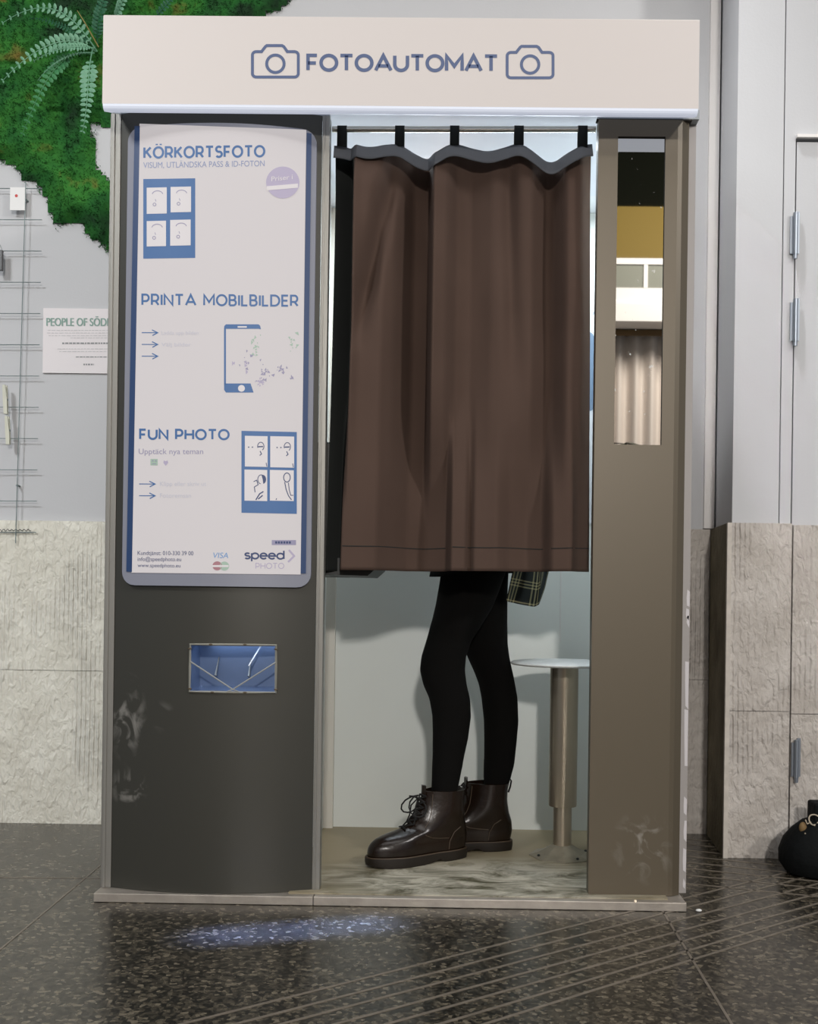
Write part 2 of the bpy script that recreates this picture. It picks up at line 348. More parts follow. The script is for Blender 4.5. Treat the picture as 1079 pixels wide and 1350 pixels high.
def floor_mat():
    m = mat('scuffed_booth_floor', (150, 138, 116), .5, bump=.05); n, l, b = nodes(m); tc = n.new('ShaderNodeTexCoord')
    nz = n.new('ShaderNodeTexNoise'); nz.inputs['Scale'].default_value = 15; nz.inputs['Detail'].default_value = 12; nz.inputs['Roughness'].default_value = .68; nz.inputs['Distortion'].default_value = .9
    mp = n.new('ShaderNodeMapping'); mp.inputs['Scale'].default_value = (.5, 1, 1); l.new(tc.outputs['Object'], mp.inputs[0]); l.new(mp.outputs[0], nz.inputs['Vector'])
    r = n.new('ShaderNodeValToRGB'); e = r.color_ramp.elements; e[0].position = .40; e[1].position = .60
    e[0].color = (*lin((78, 74, 54)), 1); e[1].color = (*lin((182, 176, 160)), 1); l.new(nz.outputs[0], r.inputs[0])
    # worn zone: near the doorway edge and in front of the stool
    mp2 = n.new('ShaderNodeMapping'); mp2.inputs['Scale'].default_value = (2.2, 4.2, 1); mp2.inputs['Location'].default_value = (-.22 * 2.2, .22 * 4.2, 0); l.new(tc.outputs['Object'], mp2.inputs[0])
    sx = n.new('ShaderNodeSeparateXYZ'); l.new(mp2.outputs[0], sx.inputs[0]); cb = n.new('ShaderNodeCombineXYZ'); l.new(sx.outputs[0], cb.inputs[0]); l.new(sx.outputs[1], cb.inputs[1])
    ln = n.new('ShaderNodeVectorMath'); ln.operation = 'LENGTH'; l.new(cb.outputs[0], ln.inputs[0])
    mr = n.new('ShaderNodeMapRange'); mr.inputs[1].default_value = 1.15; mr.inputs[2].default_value = .55; l.new(ln.outputs['Value'], mr.inputs[0])
    mx = n.new('ShaderNodeMixRGB'); mx.inputs[1].default_value = (*lin((146, 134, 108)), 1); l.new(mr.outputs[0], mx.inputs[0]); l.new(r.outputs[0], mx.inputs[2]); l.new(mx.outputs[0], b.inputs['Base Color'])
    return m
q = MB(); q.box((-.345, -.03, FZ + .0003), (.50, .655, FZ + .0032)); build('booth_floor', q, floor_mat(), booth)
BY = .655; IZ = 1.79; F0 = FZ + .0032
q = MB(); q.box((-.36, BY, FZ), (.515, BY + .02, IZ)); build('back_panel', q, M_inwhite, booth)
q = MB(); q.box((-.36, .03, FZ), (-.345, BY, IZ)); build('inner_left_panel', q, M_inwhite, booth)
q = MB(); q.box((.50, .012, FZ), (.515, BY, IZ)); build('inner_right_panel', q, M_inwhite, booth)
q = MB(); q.box((-.345, BY - .022, F0), (-.318, BY - .0005, IZ)); build('corner_post', q, mat('corner_post_white', (214, 210, 200), .5), booth)
sx_ = at(739, 820, BY).x; q = MB(); q.box((sx_ - .0012, BY - .0022, .56), (sx_ + .0012, BY - .0002, IZ)); build('panel_seam', q, M_trim, booth)
q = MB(); q.box((-.36, -.02, IZ), (.515, BY + .02, IZ + .012)); build('inner_ceiling', q, mat('white_ceiling_panel', (225, 228, 234), .5), booth)
q = MB(); q.box((-.31, .02, IZ - .009), (.46, .5, IZ - .0005)); build('lamp_diffuser', q, mat('lit_diffuser', (170, 175, 182), .6, emit=(215, 225, 240), es=.4), booth)
q = MB(); q.box((.533, .03, FZ), (.553, .68, 1.768)); side_r = build('side_panel', q, None or mat('grey_side', (158, 153, 150), .5), booth)
q = MB(); q.box((XL, .012, FZ), (XL + .014, .68, 1.768)); build('side_panel', q, M_alu, booth)
q = MB(); q.box((XL + .014, .68 - .012, FZ), (-.36, .68, 1.768)); build('rear_panel', q, M_alu, booth)
# peeled white patches on the right side panel edge
M_peel = mat('exposed_primer', (206, 202, 204), .6)
for (x0, x1, y0, y1) in ((906, 912, 777, 800), (905, 909, 802, 818), (906, 911, 812, 828), (904, 909, 872, 935), (903, 908, 935, 1010), (902, 906, 1050, 1075), (902, 906, 1082, 1110), (901, 905, 1118, 1150), (901, 904, 1158, 1172)):
    P = [at(x0 + random.uniform(-.5, 1), y0, .0296), at(x1, y0 + random.uniform(-3, 6), .0296), at(x1, (y0 + y1) / 2, .0296), at(x1 - .6, y1, .0296), at(x0, y1 - random.uniform(0, 6), .0296), at(x0 - .4, (y0 + y1) / 2, .0296)]
    P = [Vector((min(max(p.x, .5335), .5525), p.y, p.z)) for p in P]
    q = MB(); q.add([p for p in P] + [p + Vector((0, .0005, 0)) for p in P], [(0, 1, 2, 3, 4, 5), (11, 10, 9, 8, 7, 6)] + [(i, i + 6, (i + 1) % 6 + 6, (i + 1) % 6) for i in range(6)]); build('peeled_patch', q, M_peel, side_r)

# header sign
q = MB(); hx0, hx1 = -.763, .528; zt, zb = 1.941, 1.747
prof = [(-.1, zt - .004), (-.096, zt), (.69, zt), (.69, 1.792), (-.0, 1.792), (-.0, 1.774), (-.03, 1.766)]
def prof_loft(mb, prof, x0, x1, mi=0):
    mb.loft([[Vector((x0, y, z)) for y, z in prof], [Vector((x1, y, z)) for y, z in prof]], mi=mi)
prof_loft(q, [(-.1, zb), (-.1, zt - .004), (-.096, zt), (.69, zt), (.69, 1.803), (-.06, 1.803)], hx0, hx1)
header = build('header_sign', q, M_sign, booth)
q = MB()
pr = [(-.1, zb - .0003)] + [(-.1 + .012 * (1 - math.cos(a)), zb - .012 * math.sin(a)) for a in (.4, .8, 1.2, 1.57)] + [(-.045, 1.752), (-.012, 1.772), (-.012, 1.7895), (-.06, 1.7895), (-.075, 1.76)]
prof_loft(q, pr, hx0 + .001, hx1 - .001); build('sign_lip', q, M_signlip, header, smooth=False)
# corner returns: sign sides taper back to the cabinet
for (xo, xi) in ((hx0, XL + .002), (hx1, .548)):
    pass
q = MB(); M_tf = mat('top_frame_grey', (150, 156, 160), .5)
prism(q, [(XL, 0), (-.281, 0), (-.281, .03), (-.361, .03), (-.361, .685), (XL, .685)], 1.769, 1.79); build('top_frame', q, M_tf, booth)
q = MB(); prism(q, [(.327, 0), (.553, 0), (.553, .685), (.516, .685), (.516, .03), (.327, .03)], 1.769, 1.79); build('top_frame', q, M_tf, booth)

# -------- stroke lettering
def arc(cx, cy, rx, ry, a0, a1, n=14): return [(cx + rx * math.cos(math.radians(a0 + (a1 - a0) * i / n)), cy + ry * math.sin(math.radians(a0 + (a1 - a0) * i / n))) for i in range(n + 1)]
G = {
 'F': (.58, [[(0, 0), (0, 1), (.56, 1)], [(0, .48), (.5, .48)]]),
 'O': (.98, [arc(.49, .5, .49, .5, 0, 360, 28)]),
 'T': (.76, [[(0, 1), (.76, 1)], [(.38, 0), (.38, 1)]]),
 'A': (.96, [[(0, 0), (.48, 1), (.96, 0)], [(.17, .3), (.79, .3)]]),
 'U': (.8, [[(0, 1), (0, .4)] + arc(.4, .4, .4, .4, 180, 360)[1:] + [(.8, 1)]]),
 'M': (.98, [[(0, 0), (.0, 1), (.49, .3), (.98, 1), (.98, 0)]]),
 'K': (.7, [[(0, 0), (0, 1)], [(.66, 1), (.0, .38)], [(.22, .58), (.7, 0)]]),
 'R': (.68, [[(0, 0), (0, 1), (.36, 1)] + arc(.36, .69, .28, .31, 90, -90)[1:] + [(0, .38)], [(.36, .38), (.67, 0)]]),
 'S': (.62, [arc(.31, .75, .28, .25, 35, 270)[:] + arc(.31, .26, .31, .26, 90, -145)[1:]]),
 'P': (.66, [[(0, 0), (0, 1), (.34, 1)] + arc(.34, .68, .30, .32, 90, -90)[1:] + [(0, .36)]]),
 'I': (.0, [[(0, 0), (0, 1)]]),
 'N': (.8, [[(0, 0), (0, 1), (.8, 0), (.8, 1)]]),
 'B': (.66, [[(0, 0), (0, 1), (.34, 1)] + arc(.34, .76, .24, .24, 90, -90)[1:] + [(0, .52)], [(.34, .52)] + arc(.36, .26, .28, .26, 90, -90)[1:] + [(0, 0)]]),
 'L': (.54, [[(0, 1), (0, 0), (.54, 0)]]),
 'D': (.82, [[(0, 0), (0, 1), (.34, 1)] + arc(.34, .5, .48, .5, 90, -90)[1:] + [(0, 0)]]),
 'E': (.58, [[(.58, 1), (0, 1), (0, 0), (.58, 0)], [(0, .5), (.52, .5)]]),
 'H': (.78, [[(0, 0), (0, 1)], [(.78, 0), (.78, 1)], [(0, .5), (.78, .5)]]),
 'Ö': (.98, [arc(.49, .5, .49, .5, 0, 360, 28), [(.31, 1.22), (.31, 1.34)], [(.73, 1.22), (.73, 1.34)]]),
 's': (.5, [arc(.25, .53, .22, .17, 30, 270) + arc(.25, .18, .25, .18, 90, -150)[1:]]),
 'p': (.68, [[(0, .7), (0, -.34)], arc(.34, .35, .34, .35, 0, 360, 24)]),
 'e': (.66, [[(0.02, .36), (.66, .36)] + arc(.33, .35, .33, .35, 5, 320, 22)]),
 'd': (.68, [[(.68, 1.05), (.68, 0)], arc(.34, .35, .34, .35, 0, 360, 24)]),
 ' ': (.28, []),
}
def ribbon(mb, pts, t, M, closed=False):
    # densify
    P = []
    for a, b in zip(pts, pts[1:]):
        L = math.hypot(b[0] - a[0], b[1] - a[1]); k = max(1, int(L / 9))
        for i in range(k): P.append((lerp(a[0], b[0], i / k), lerp(a[1], b[1], i / k)))
    P.append(pts[-1]); P = [Vector((x, y)) for x, y in P]
    cl = closed or (P[0] - P[-1]).length < .2
    if cl and (P[0] - P[-1]).length < .2: P.pop()
    N = len(P); L_, R_ = [], []
    for i, p in enumerate(P):
        a = P[i - 1] if (i > 0 or cl) else None; b = P[(i + 1) % N] if (i < N - 1 or cl) else None
        d1 = (p - a).normalized() if a is not None else None; d2 = (b - p).normalized() if b is not None else None
        if d1 is None: d1 = d2; p = p - d2 * t * .0
        if d2 is None: d2 = d1
        d = (d1 + d2); d = d.normalized() if d.length > 1e-4 else d1
        k = min(1 / max(.35, d.dot(d1)), 2.2); n_ = Vector((-d.y, d.x)) * t / 2 * k
        L_.append(p + n_); R_.append(p - n_)
    vs = [M(v.x, v.y) for pr in zip(L_, R_) for v in pr]
    fs = [(2 * i, 2 * i + 1, 2 * ((i + 1) % N) + 1, 2 * ((i + 1) % N)) for i in range(N if cl else N - 1)]
    mb.add(vs, fs)
def word(mb, s, x0, y0, x1, y1, cap, t, M, gap=.2):
    wd = sum(G[c][0] for c in s) + gap * (len(s) - 1); sc = (math.hypot(x1 - x0, y1 - y0) - t) / wd; cap -= t
    dx, dy = (x1 - x0) / math.hypot(x1 - x0, y1 - y0), (y1 - y0) / math.hypot(x1 - x0, y1 - y0); X = 0
    for c in s:
        for st in G[c][1]:
            ribbon(mb, [(x0 + dx * t / 2 + (X + u) * sc * dx, y0 - t / 2 + (X + u) * sc * dy - v * cap) for u, v in st], t, M)
        X += G[c][0] + gap
def bword(mb, s, x0, y0, x1, y1, h, M, shear=0):
    cu = bpy.data.curves.new('t', 'FONT'); cu.body = s; cu.size = 1; ob = bpy.data.objects.new('t', cu); col.objects.link(ob)
    dg = bpy.context.evaluated_depsgraph_get(); me = bpy.data.meshes.new_from_object(ob.evaluated_get(dg))
    vs = [v.co.copy() for v in me.vertices]; fs = [tuple(p.vertices) for p in me.polygons]
    xs = [v.x for v in vs]; a, b = min(xs), max(xs)
    W = x1 - x0; out = []
    for v in vs:
        u = (v.x - a) / (b - a); out.append(M(x0 + u * W + shear * v.y * h, lerp(y0, y1, u) - v.y * h / .73))
    mb.add(out, fs); bpy.data.objects.remove(ob); bpy.data.curves.remove(cu); bpy.data.meshes.remove(me)

Hm = lambda x, y: at(x, y, -.1008)
q = MB(); word(q, 'FOTOAUTOMAT', 404, 94.6, 658, 95.6, 24, 4.6, Hm, .24); build('lettering', q, M_signink, header)
for dx, dy in ((0, 0), (336, 1)):
    q = MB(); X = lambda x, y: (x + dx, y + dy)
    pts = []
    for (x, y, rx, a0) in ((337.5, 97.5, 5, 90), ): pass
    body = arc(338, 97, 5, 4.5, 90, 180, 5) + arc(338, 72.5, 5, 4.5, 180, 270, 5) + [(345, 68), (350, 61.5)] + [(352, 60), (372, 60), (374.5, 61.5), (379, 68)] + arc(388.5, 72.5, 5, 4.5, 270, 360, 5) + arc(388.5, 97, 5, 4.5, 0, 90, 5)
    body.append(body[0]); ribbon(q, [X(*p) for p in body], 3.8, Hm, True)
    ribbon(q, [X(*p) for p in arc(363.3, 84, 11.5, 11.5, 0, 360, 28)], 3.9, Hm, True)
    build('camera_icon', q, M_signink, header)

# -------- left cabinet, curved face
CX0, CX1 = -.751, -.296; CM = (CX0 + CX1) / 2; CH = (CX1 - CX0) / 2
def yS(x): return -.002 - .04 * max(0, 1 - ((x - CM) / CH) ** 2)
def S(px, py, off=0):
    y = -.03
    for _ in range(8):
        p = at(px, py, y); y = yS(p.x) - off
    p = at(px, py, y); return p
M_cabL = cabinet_mat('cabinet_laminate', (60, 59, 53), [(-.716 + .12, .405, .05, .11, .6), (-.71 + .12, .25, .05, .05, .6), (-.63 + .12, .41, .03, .04, .25)])
M_cabR = cabinet_mat('cabinet_laminate_right', (93, 84, 69), [(.45 + .12, .13, .08, .09, .5)])
w0, w1 = S(250, 880).x, S(364, 880).x; z0w, z1w = S(300, 912).z, S(300, 851).z
xs = sorted([CX0 + (w0 - CX0) * i / 8 for i in range(8)] + [lerp(w0, w1, i / 8) for i in range(9)] + [lerp(w1, CX1, i / 4) for i in range(1, 5)])
zs = [FZ + .001, z0w, z1w, 1.768]
q = MB(); q.add([(x, yS(x), z) for z in zs for x in xs], [(j * len(xs) + i, j * len(xs) + i + 1, (j + 1) * len(xs) + i + 1, (j + 1) * len(xs) + i) for j in range(3) for i in range(len(xs) - 1) if not (j == 1 and 8 <= i < 16)])
n_ = len(xs)
q.add([(x, yS(x), 1.768) for x in xs] + [(x, .02, 1.768) for x in xs], [(i, i + 1, n_ + i + 1, n_ + i) for i in range(n_ - 1)])
q.add([(x, yS(x), FZ + .001) for x in xs] + [(x, .02, FZ + .001) for x in xs], [(i, n_ + i, n_ + i + 1, i + 1) for i in range(n_ - 1)])
cab = build('left_cabinet_face', q, M_cabL, booth, smooth=True); cab['label'] = 'dark curved cabinet face with pale smears low down on its left'
# aluminium edge profiles
for x0, x1, in ((XL, CX0 - .0005), (CX1 + .0005, -.279)):
    q = MB(); q.box((x0, -.004, FZ + .0005), (x1, .03, 1.768)); 
    mid = (x0 + x1) / 2; q.box((x0 + .004, -.007, FZ + .0005), (mid - .001, -.0035, 1.768))
    build('edge_profile', q, M_alu, booth, bevel=.0008)
# print tray
q = MB(); dz = .075
bx = [(w0, 0), (w1, 0)]
def rp(x, z, y): return (x, y, z)
ya, yb2 = yS(w0), yS(w1); ybk = .06
q.add([rp(w0, z0w, ya), rp(w1, z0w, yb2), rp(w1, z0w + .004, ybk), rp(w0, z0w + .004, ybk), rp(w0, z1w, ya), rp(w1, z1w, yb2), rp(w1, z1w + .0, ybk), rp(w0, z1w + .0, ybk)],
      [(0, 1, 2, 3), (4, 7, 6, 5), (0, 3, 7, 4), (1, 5, 6, 2), (3, 2, 6, 7)])
tray = build('print_tray', q, mat('tray_steel', (110, 128, 158), .35, .6, bump=.04, bscale=20), booth)
area('tray_lamp', ((w0 + w1) / 2, .0, z1w - .006), ((w0 + w1) / 2, .03, z0w), .16, .03, .07, (.55, .72, 1))
q = MB()
def wpt(px, py, o=.0025): return S(px, py, o)
q.tube([wpt(251, 849.5), wpt(280, 849.8), wpt(307, 850), wpt(335, 850.3), wpt(364, 850.6), wpt(364, 880), wpt(363.5, 913), wpt(335, 913.2), wpt(307, 913), wpt(280, 912.4), wpt(250, 911.8), wpt(250.5, 880)], .0028, 4, closed=True)
fr = build('tray_frame', q, mat('grey_tray_frame', (140, 138, 128), .5), booth)
for px_, py_ in ((278, 849.7), (323, 850), (280, 912.6), (323, 913), (250.5, 855), (364, 856), (250.3, 908), (363.8, 909)):
    q = MB(); q.ball(wpt(px_, py_, .0045), (.0045, .0015, .0022), 8, 6); build('clip', q, mat('clip_brown', (80, 68, 50), .5) if 'clip_brown' not in bpy.data.materials else bpy.data.materials['clip_brown'], fr)
q = MB(); V1 = wpt(251, 872, .003); V2 = wpt(307, 909, .003); V3 = wpt(364, 873, .003)
q.tube([V1, V2], .0018, 6); q.tube([V2, V3], .0018, 6); q.tube([wpt(299, 912, .003), V2, wpt(315, 912, .003)], .0016, 6)
build('v_flap_edge', q, mat('acrylic_edge', (140, 142, 140), .6), booth)
for (a, b) in (((284, 891), (289, 866)), ((328, 892), (331, 868))):
    q = MB(); q.tube([at(a[0], a[1], .03), at(b[0], b[1], .055)], [.003, .0012], 6); build('tray_prong', q, M_alu, tray)
q = MB(); q.tube([at(328, 878, .005), at(345, 850, .03)], .0016, 6); build('tray_prong', q, M_trim, tray)

# -------- poster light box on curved face
def quadS(mb, x0a, y0a, x1a, y1a, x1b, y1b, x0b, y0b, off, nu=10, nv=6):  # TL,TR,BR,BL
    def P(u, v):
        tx, ty = lerp(x0a, x1a, u), lerp(y0a, y1a, u); bx_, by_ = lerp(x0b, x1b, u), lerp(y0b, y1b, u)
        return S(lerp(bx_, tx, v), lerp(by_, ty, v), off)
    mb.grid(P, nu, nv)
def rrect(x0, z0, x1, z1, r, n=6):
    out = []
    for cx, cz, a in ((x1 - r, z1 - r, 0), (x0 + r, z1 - r, 90), (x0 + r, z0 + r, 180), (x1 - r, z0 + r, 270)):
        out += [(cx + r * math.cos(math.radians(a + 90 * i / n)), cz + r * math.sin(math.radians(a + 90 * i / n))) for i in range(n + 1)]
    return out
fx0 = S(163.5, 700).x; fx1 = S(411.5, 700).x; fz0 = S(285, 773).z; fz1 = S(294, 162, .01).z
# frame slab: outline extruded from the cabinet face by 14 mm
def slab(name, x0, z0, x1, z1, r, o0, o1, m, parent):
    ol = rrect(x0, z0, x1, z1, r); 
    # triangulate by horizontal columns
    q = MB(); nx = 28; cols = []
    for i in range(nx + 1):
        x = lerp(x0, x1, .5 - .5 * math.cos(math.pi * i / nx))
        dx = max(0, r - (x - x0), r - (x1 - x)); h = r - math.sqrt(max(0, r * r - dx * dx)); cols.append((x, z0 + h, z1 - h))
    vs = [];  
    for x, a, b in cols:
        for o in (o0, o1):
            vs += [Vector((x, yS(x) - o, a)), Vector((x, yS(x) - o, b))]
    fs = []
    for i in range(nx):
        a = i * 4; b = a + 4
        fs += [(a + 2, b + 2, b + 3, a + 3), (a, a + 2, b + 2, b), (a + 1, b + 1, b + 3, a + 3)]
    fs += [(0, 1, 3, 2), (nx * 4, nx * 4 + 2, nx * 4 + 3, nx * 4 + 1)]
    q.add(vs, fs); return build(name, q, m, parent, smooth=True)
lb = slab('poster_light_box', fx0, fz0, fx1, fz1, .03, -.001, .010, M_rim, booth)
q = MB(); quadS(q, 184, 163, 404, 171, 396.5, 757.5, 173.5, 755, .0115, 16, 14); sheet = build('backlit_poster', q, M_sheet, booth, smooth=True)
sheet['label'] = 'glowing white sheet printed with blue headings, phone and photo strips'
q = MB(); quadS(q, 177.5, 166, 184.5, 166, 174, 754, 166.5, 753.5, .0118, 2, 14); build('side_strip', q, M_navystrip, sheet)
q = MB(); quadS(q, 404.5, 175, 411, 176, 403.5, 756, 396.5, 756, .0118, 2, 14); build('side_strip', q, M_navystrip, sheet)
Pm = lambda x, y: S(x, y, .0122)
Pm2 = lambda x, y: S(x, y, .0128)
def quadP(mb, x0, y0, x1, y1, M=Pm, sk=0, nu=6, nv=4, sl=0):
    mb.grid(lambda u, v: M(lerp(x0, x1, u) + sk * v, lerp(y1, y0, v) + sl * u), nu, nv)
def poly(mb, pts, M=Pm): mb.add([M(x, y) for x, y in pts], [tuple(range(len(pts)))])
def disc(mb, x, y, rx, ry, M=Pm, n=24, a0=0, a1=360):
    pts = arc(x, y, rx, ry, a0, a1, n); mb.add([M(x, y)] + [M(*p) for p in pts], [(0, i, i + 1) for i in range(1, len(pts))])
q = MB(); word(q, 'KÖRKORTSFOTO', 189, 209.5, 350, 207.5, 16.5, 2.9, Pm, .3); build('heading', q, M_blue, sheet)
q = MB(); bword(q, 'VISUM, UTLÄNDSKA PASS & ID-FOTON', 189, 221.5, 349, 219, 8, Pm); build('subheading', q, M_dimblue, sheet)
q = MB(); word(q, 'PRINTA MOBILBILDER', 186.5, 403, 394, 404.5, 16, 2.6, Pm, .3); build('heading', q, M_blue, sheet)
q = MB(); word(q, 'FUN PHOTO', 183.5, 580, 303, 580.5, 15, 2.8, Pm, .3); build('heading', q, M_blue, sheet)
q = MB(); bword(q, 'Upptäck nya teman', 183, 598.5, 268, 598.5, 7.5, Pm); build('subheading', q, M_faint2, sheet)
# photo strips
for (x0, y0, x1, y1, wins, k) in ((189, 236, 257.5, 341, ((193.5, 247.5, 220, 282), (225, 246.5, 252, 280), (193.5, 291.5, 219, 325), (224.5, 290, 251.5, 324)), 0),
                              (318.5, 568, 391.5, 676, ((323, 574.5, 353, 615), (356.5, 575, 388, 616), (322.5, 619, 352.5, 660), (356, 619.5, 387.5, 660)), 1)):
    q = MB(); quadP(q, x0, y0, x1, y1, Pm, 0, 6, 6, -1 if k == 0 else 1.5); st = build('photo_strip_print', q, M_blue, sheet)
    q = MB(); r_ = MB()
    for i, (a, b, c, d) in enumerate(wins):
        quadP(q, a, b, c, d, Pm2, 0, 3, 3, -.6 if k == 0 else .6)
        M3 = lambda x, y: S(x, y, .0133)
        if k == 0:
            ribbon(r_, arc((a + c) / 2 + 1, b + 9, 7, 5, 190, 350, 10), 1.0, M3); ribbon(r_, arc((a + c) / 2 - 3, b + 22, 2, 2, 0, 360, 8), .9, M3); ribbon(r_, [((a + c) / 2 - 2, b + 15), ((a + c) / 2 - 1, b + 18)], .8, M3)
        else:
            if i < 2:
                hx = c - 9 - i * 0; disc(r_, a + 5 + i * 4, b + 15, 1, .9, M3, 8); disc(r_, a + 10 + i * 4, b + 15, 1, .9, M3, 8)
                ribbon(r_, arc(hx, b + 14, 4.2, 5.5, 160, 420, 14), 1.0, M3); ribbon(r_, [(hx - 3.5, b + 14.5), (hx + 3, b + 14.2)], 1.6, M3)
                ribbon(r_, [(hx - 1, b + 20), (hx + 1, b + 24), (hx - 1.5, b + 26)], 1.2, M3); ribbon(r_, [(c - 2, d - 5), (c - 1, d)], 1, M3)
            elif i == 2:
                disc(r_, c - 6, b + 13, 4.5, 6, M3, 14, 250, 440); ribbon(r_, arc(c - 8, b + 13, 4.5, 6, 100, 300, 12), 1, M3)
                ribbon(r_, [(c - 18, b + 16), (c - 14, b + 14), (c - 12, b + 20), (c - 17, b + 23), (c - 16, b + 30)], 1.1, M3); ribbon(r_, [(c - 15, d - 1), (c - 10, d - 9), (c - 5, d - 12)], 1.6, M3)
                ribbon(r_, [(c - 12, d - 2), (c - 6, d - 7)], 1.6, M3)
            else:
                ribbon(r_, arc(c - 9, b + 10, 4.4, 6, 0, 360, 16), 1.2, M3); ribbon(r_, [(c - 12, b + 16), (c - 10, b + 26), (c - 7, b + 34), (c - 3, d - 1)], 1.2, M3)
                ribbon(r_, [(c - 7, b + 17), (c - 6, b + 26), (c - 4, d - 7), (c - .5, d - 7)], 1, M3); ribbon(r_, [(a + 8, d - 1), (a + 9, d - 3)], 1, M3)
    build('photo_frames', q, M_pwhite, st); 
    fo = build('portrait_line_art', r_, M_faint2 if k == 0 else M_navy, sheet)
# round sticker
q = MB(); disc(q, 373, 240.5, 22, 21, Pm2, 32); build('round_sticker', q, M_violet, sheet)
q = MB(); bword(q, 'Priser i', 358, 239, 386, 236, 6.5, lambda x, y: S(x, y, .0134))
quadP(q, 352, 245.5, 393, 251, lambda x, y: S(x, y, .0134), 0, 6, 1, -3.5); build('sticker_text', q, M_pwhite, sheet)
# arrows
for (x, y) in ((187, 438.5), (187, 454), (187, 469.5), (183.5, 638), (183.5, 653.5)):
    q = MB(); ribbon(q, [(x, y), (x + 20, y + .1)], 1.1, Pm); ribbon(q, [(x + 13.5, y - 3.6), (x + 21, y + .1), (x + 14, y + 3.8)], 1.3, Pm); build('arrow', q, M_blue, sheet)
# phone
q = MB(); quadP(q, 298, 427.5, 341, 433.5, Pm, 0, 10, 1); poly(q, [(295.5, 433.5), (295.8, 430), (298, 427.5), (298, 433.5)]); poly(q, [(341, 427.5), (343.2, 429.5), (344.2, 434), (341, 433.5)])
quadP(q, 295.5, 433, 298, 507, Pm, 0, 1, 6)
quadP(q, 298, 505.5, 329, 517.5, Pm, 0, 8, 2); poly(q, [(295.5, 505.5), (298, 505.5), (298, 517.5), (295.6, 514)]); poly(q, [(329, 505.5), (330.5, 505.5), (334.5, 517.5), (329, 517.5)]); ph = build('phone_print', q, M_blue, sheet)
q = MB(); disc(q, 318.5, 512, 4.5, 4.5, Pm2); quadP(q, 313.5, 430, 325.5, 432, Pm2); build('phone_details', q, M_pwhite, ph)
random.seed(3); q1, q2, q3 = MB(), MB(), MB()
for (cx, cy, rx, ry, n_, qq) in ((338, 459, 5, 12, 14, q1), (385, 452, 6, 11, 12, q1), (349, 494, 8, 14, 22, q2), (326, 474, 8, 10, 9, q2), (370, 486, 7, 6, 11, q2), (388, 497, 4, 4, 4, q2), (323, 484, 3, 8, 8, q3), (343, 505, 6, 4, 10, q3), (308, 478, 4, 2, 2, q3)):
    for _ in range(n_):
        x, y = random.gauss(cx, rx * .6), random.gauss(cy, ry * .6); a = random.uniform(0, 6.3); s_ = random.uniform(1.0, 3.0)
        poly(qq, [(x + s_ * math.cos(a), y + s_ * math.sin(a)), (x + s_ * .6 * math.cos(a + 2), y + s_ * .8 * math.sin(a + 2)), (x + s_ * math.cos(a + 4), y + s_ * 1.3 * math.sin(a + 4))])
for qq, m_ in ((q1, M_green), (q2, M_faint2), (q3, M_violet)): build('confetti_print', qq, m_, sheet)
# small icons, faded text
q = MB(); quadP(q, 198.5, 605, 208, 613.5); e_ = build('face_icon', q, M_green, sheet)
q = MB(); disc(q, 201.5, 607.5, 1, 1, Pm2, 8); disc(q, 205.5, 607.5, 1, 1, Pm2, 8); quadP(q, 200.5, 611, 206, 611.8, Pm2, 0, 1, 1); build('face_dots', q, M_faint2, e_)
q = MB(); poly(q, [(218.5, 614), (215.5, 610), (216, 607), (218.5, 608.2), (221, 607), (221.8, 610)]); quadP(q, 187, 604.5, 194, 606, Pm) if 0 else None; build('heart_icon', q, M_violet, sheet)
q = MB(); bword(q, 'Klipp eller skriv ut', 211, 640.5, 272, 640.5, 6, Pm); bword(q, 'Fotoremsan', 211, 656, 252, 656, 6, Pm)
bword(q, 'Ladda upp bilden', 213, 441, 262, 441, 5, Pm); bword(q, 'Välj bilder', 213, 456.5, 252, 456.5, 5, Pm)
build('faded_text', q, M_faint, sheet)
q = MB(); bword(q, 'Kundtjänst: 010-330 39 00', 181.5, 731.5, 255, 732, 5.6, Pm); bword(q, 'info@speedphoto.eu', 181.5, 739.5, 239, 739.8, 5.4, Pm); bword(q, 'www.speedphoto.eu', 181.5, 747.5, 238, 748, 5.0, Pm); build('contact_text', q, M_navy, sheet)
q = MB(); bword(q, 'VISA', 280, 735.5, 301, 735.8, 7.6, Pm, .25); build('card_word', q, M_visa, sheet)
q = MB(); disc(q, 286.5, 746, 6.3, 6); build('card_mark', q, M_red, sheet)
q = MB(); disc(q, 296, 746.3, 6.3, 6); build('card_mark', q, M_green, sheet)
q = MB(); quadP(q, 280, 745, 301.5, 747.6, Pm2); build('card_band', q, M_pwhite, sheet)
q = MB(); word(q, 'speed', 322, 737.5, 375.5, 738, 12.5, 2.2, Pm, .18); build('logo_word', q, M_navy, sheet)
q = MB(); word(q, 'PHOTO', 337, 750, 375, 750, 8, 1.0, Pm, .25); build('logo_subword', q, M_violet, sheet)
q = MB(); ribbon(q, [(381, 725), (388, 733), (380, 741)], 2.6, Pm); build('logo_chevron', q, M_violet, sheet)
q = MB(); quadP(q, 358.5, 712, 390.5, 718.5); tg = build('small_tag', q, M_faint2, sheet)
q = MB(); [quadP(q, 363 + i * 3.6, 713.6, 365.6 + i * 3.6, 716.6, Pm2, 0, 1, 1) for i in range(6)]; build('tag_text', q, M_navy, tg)

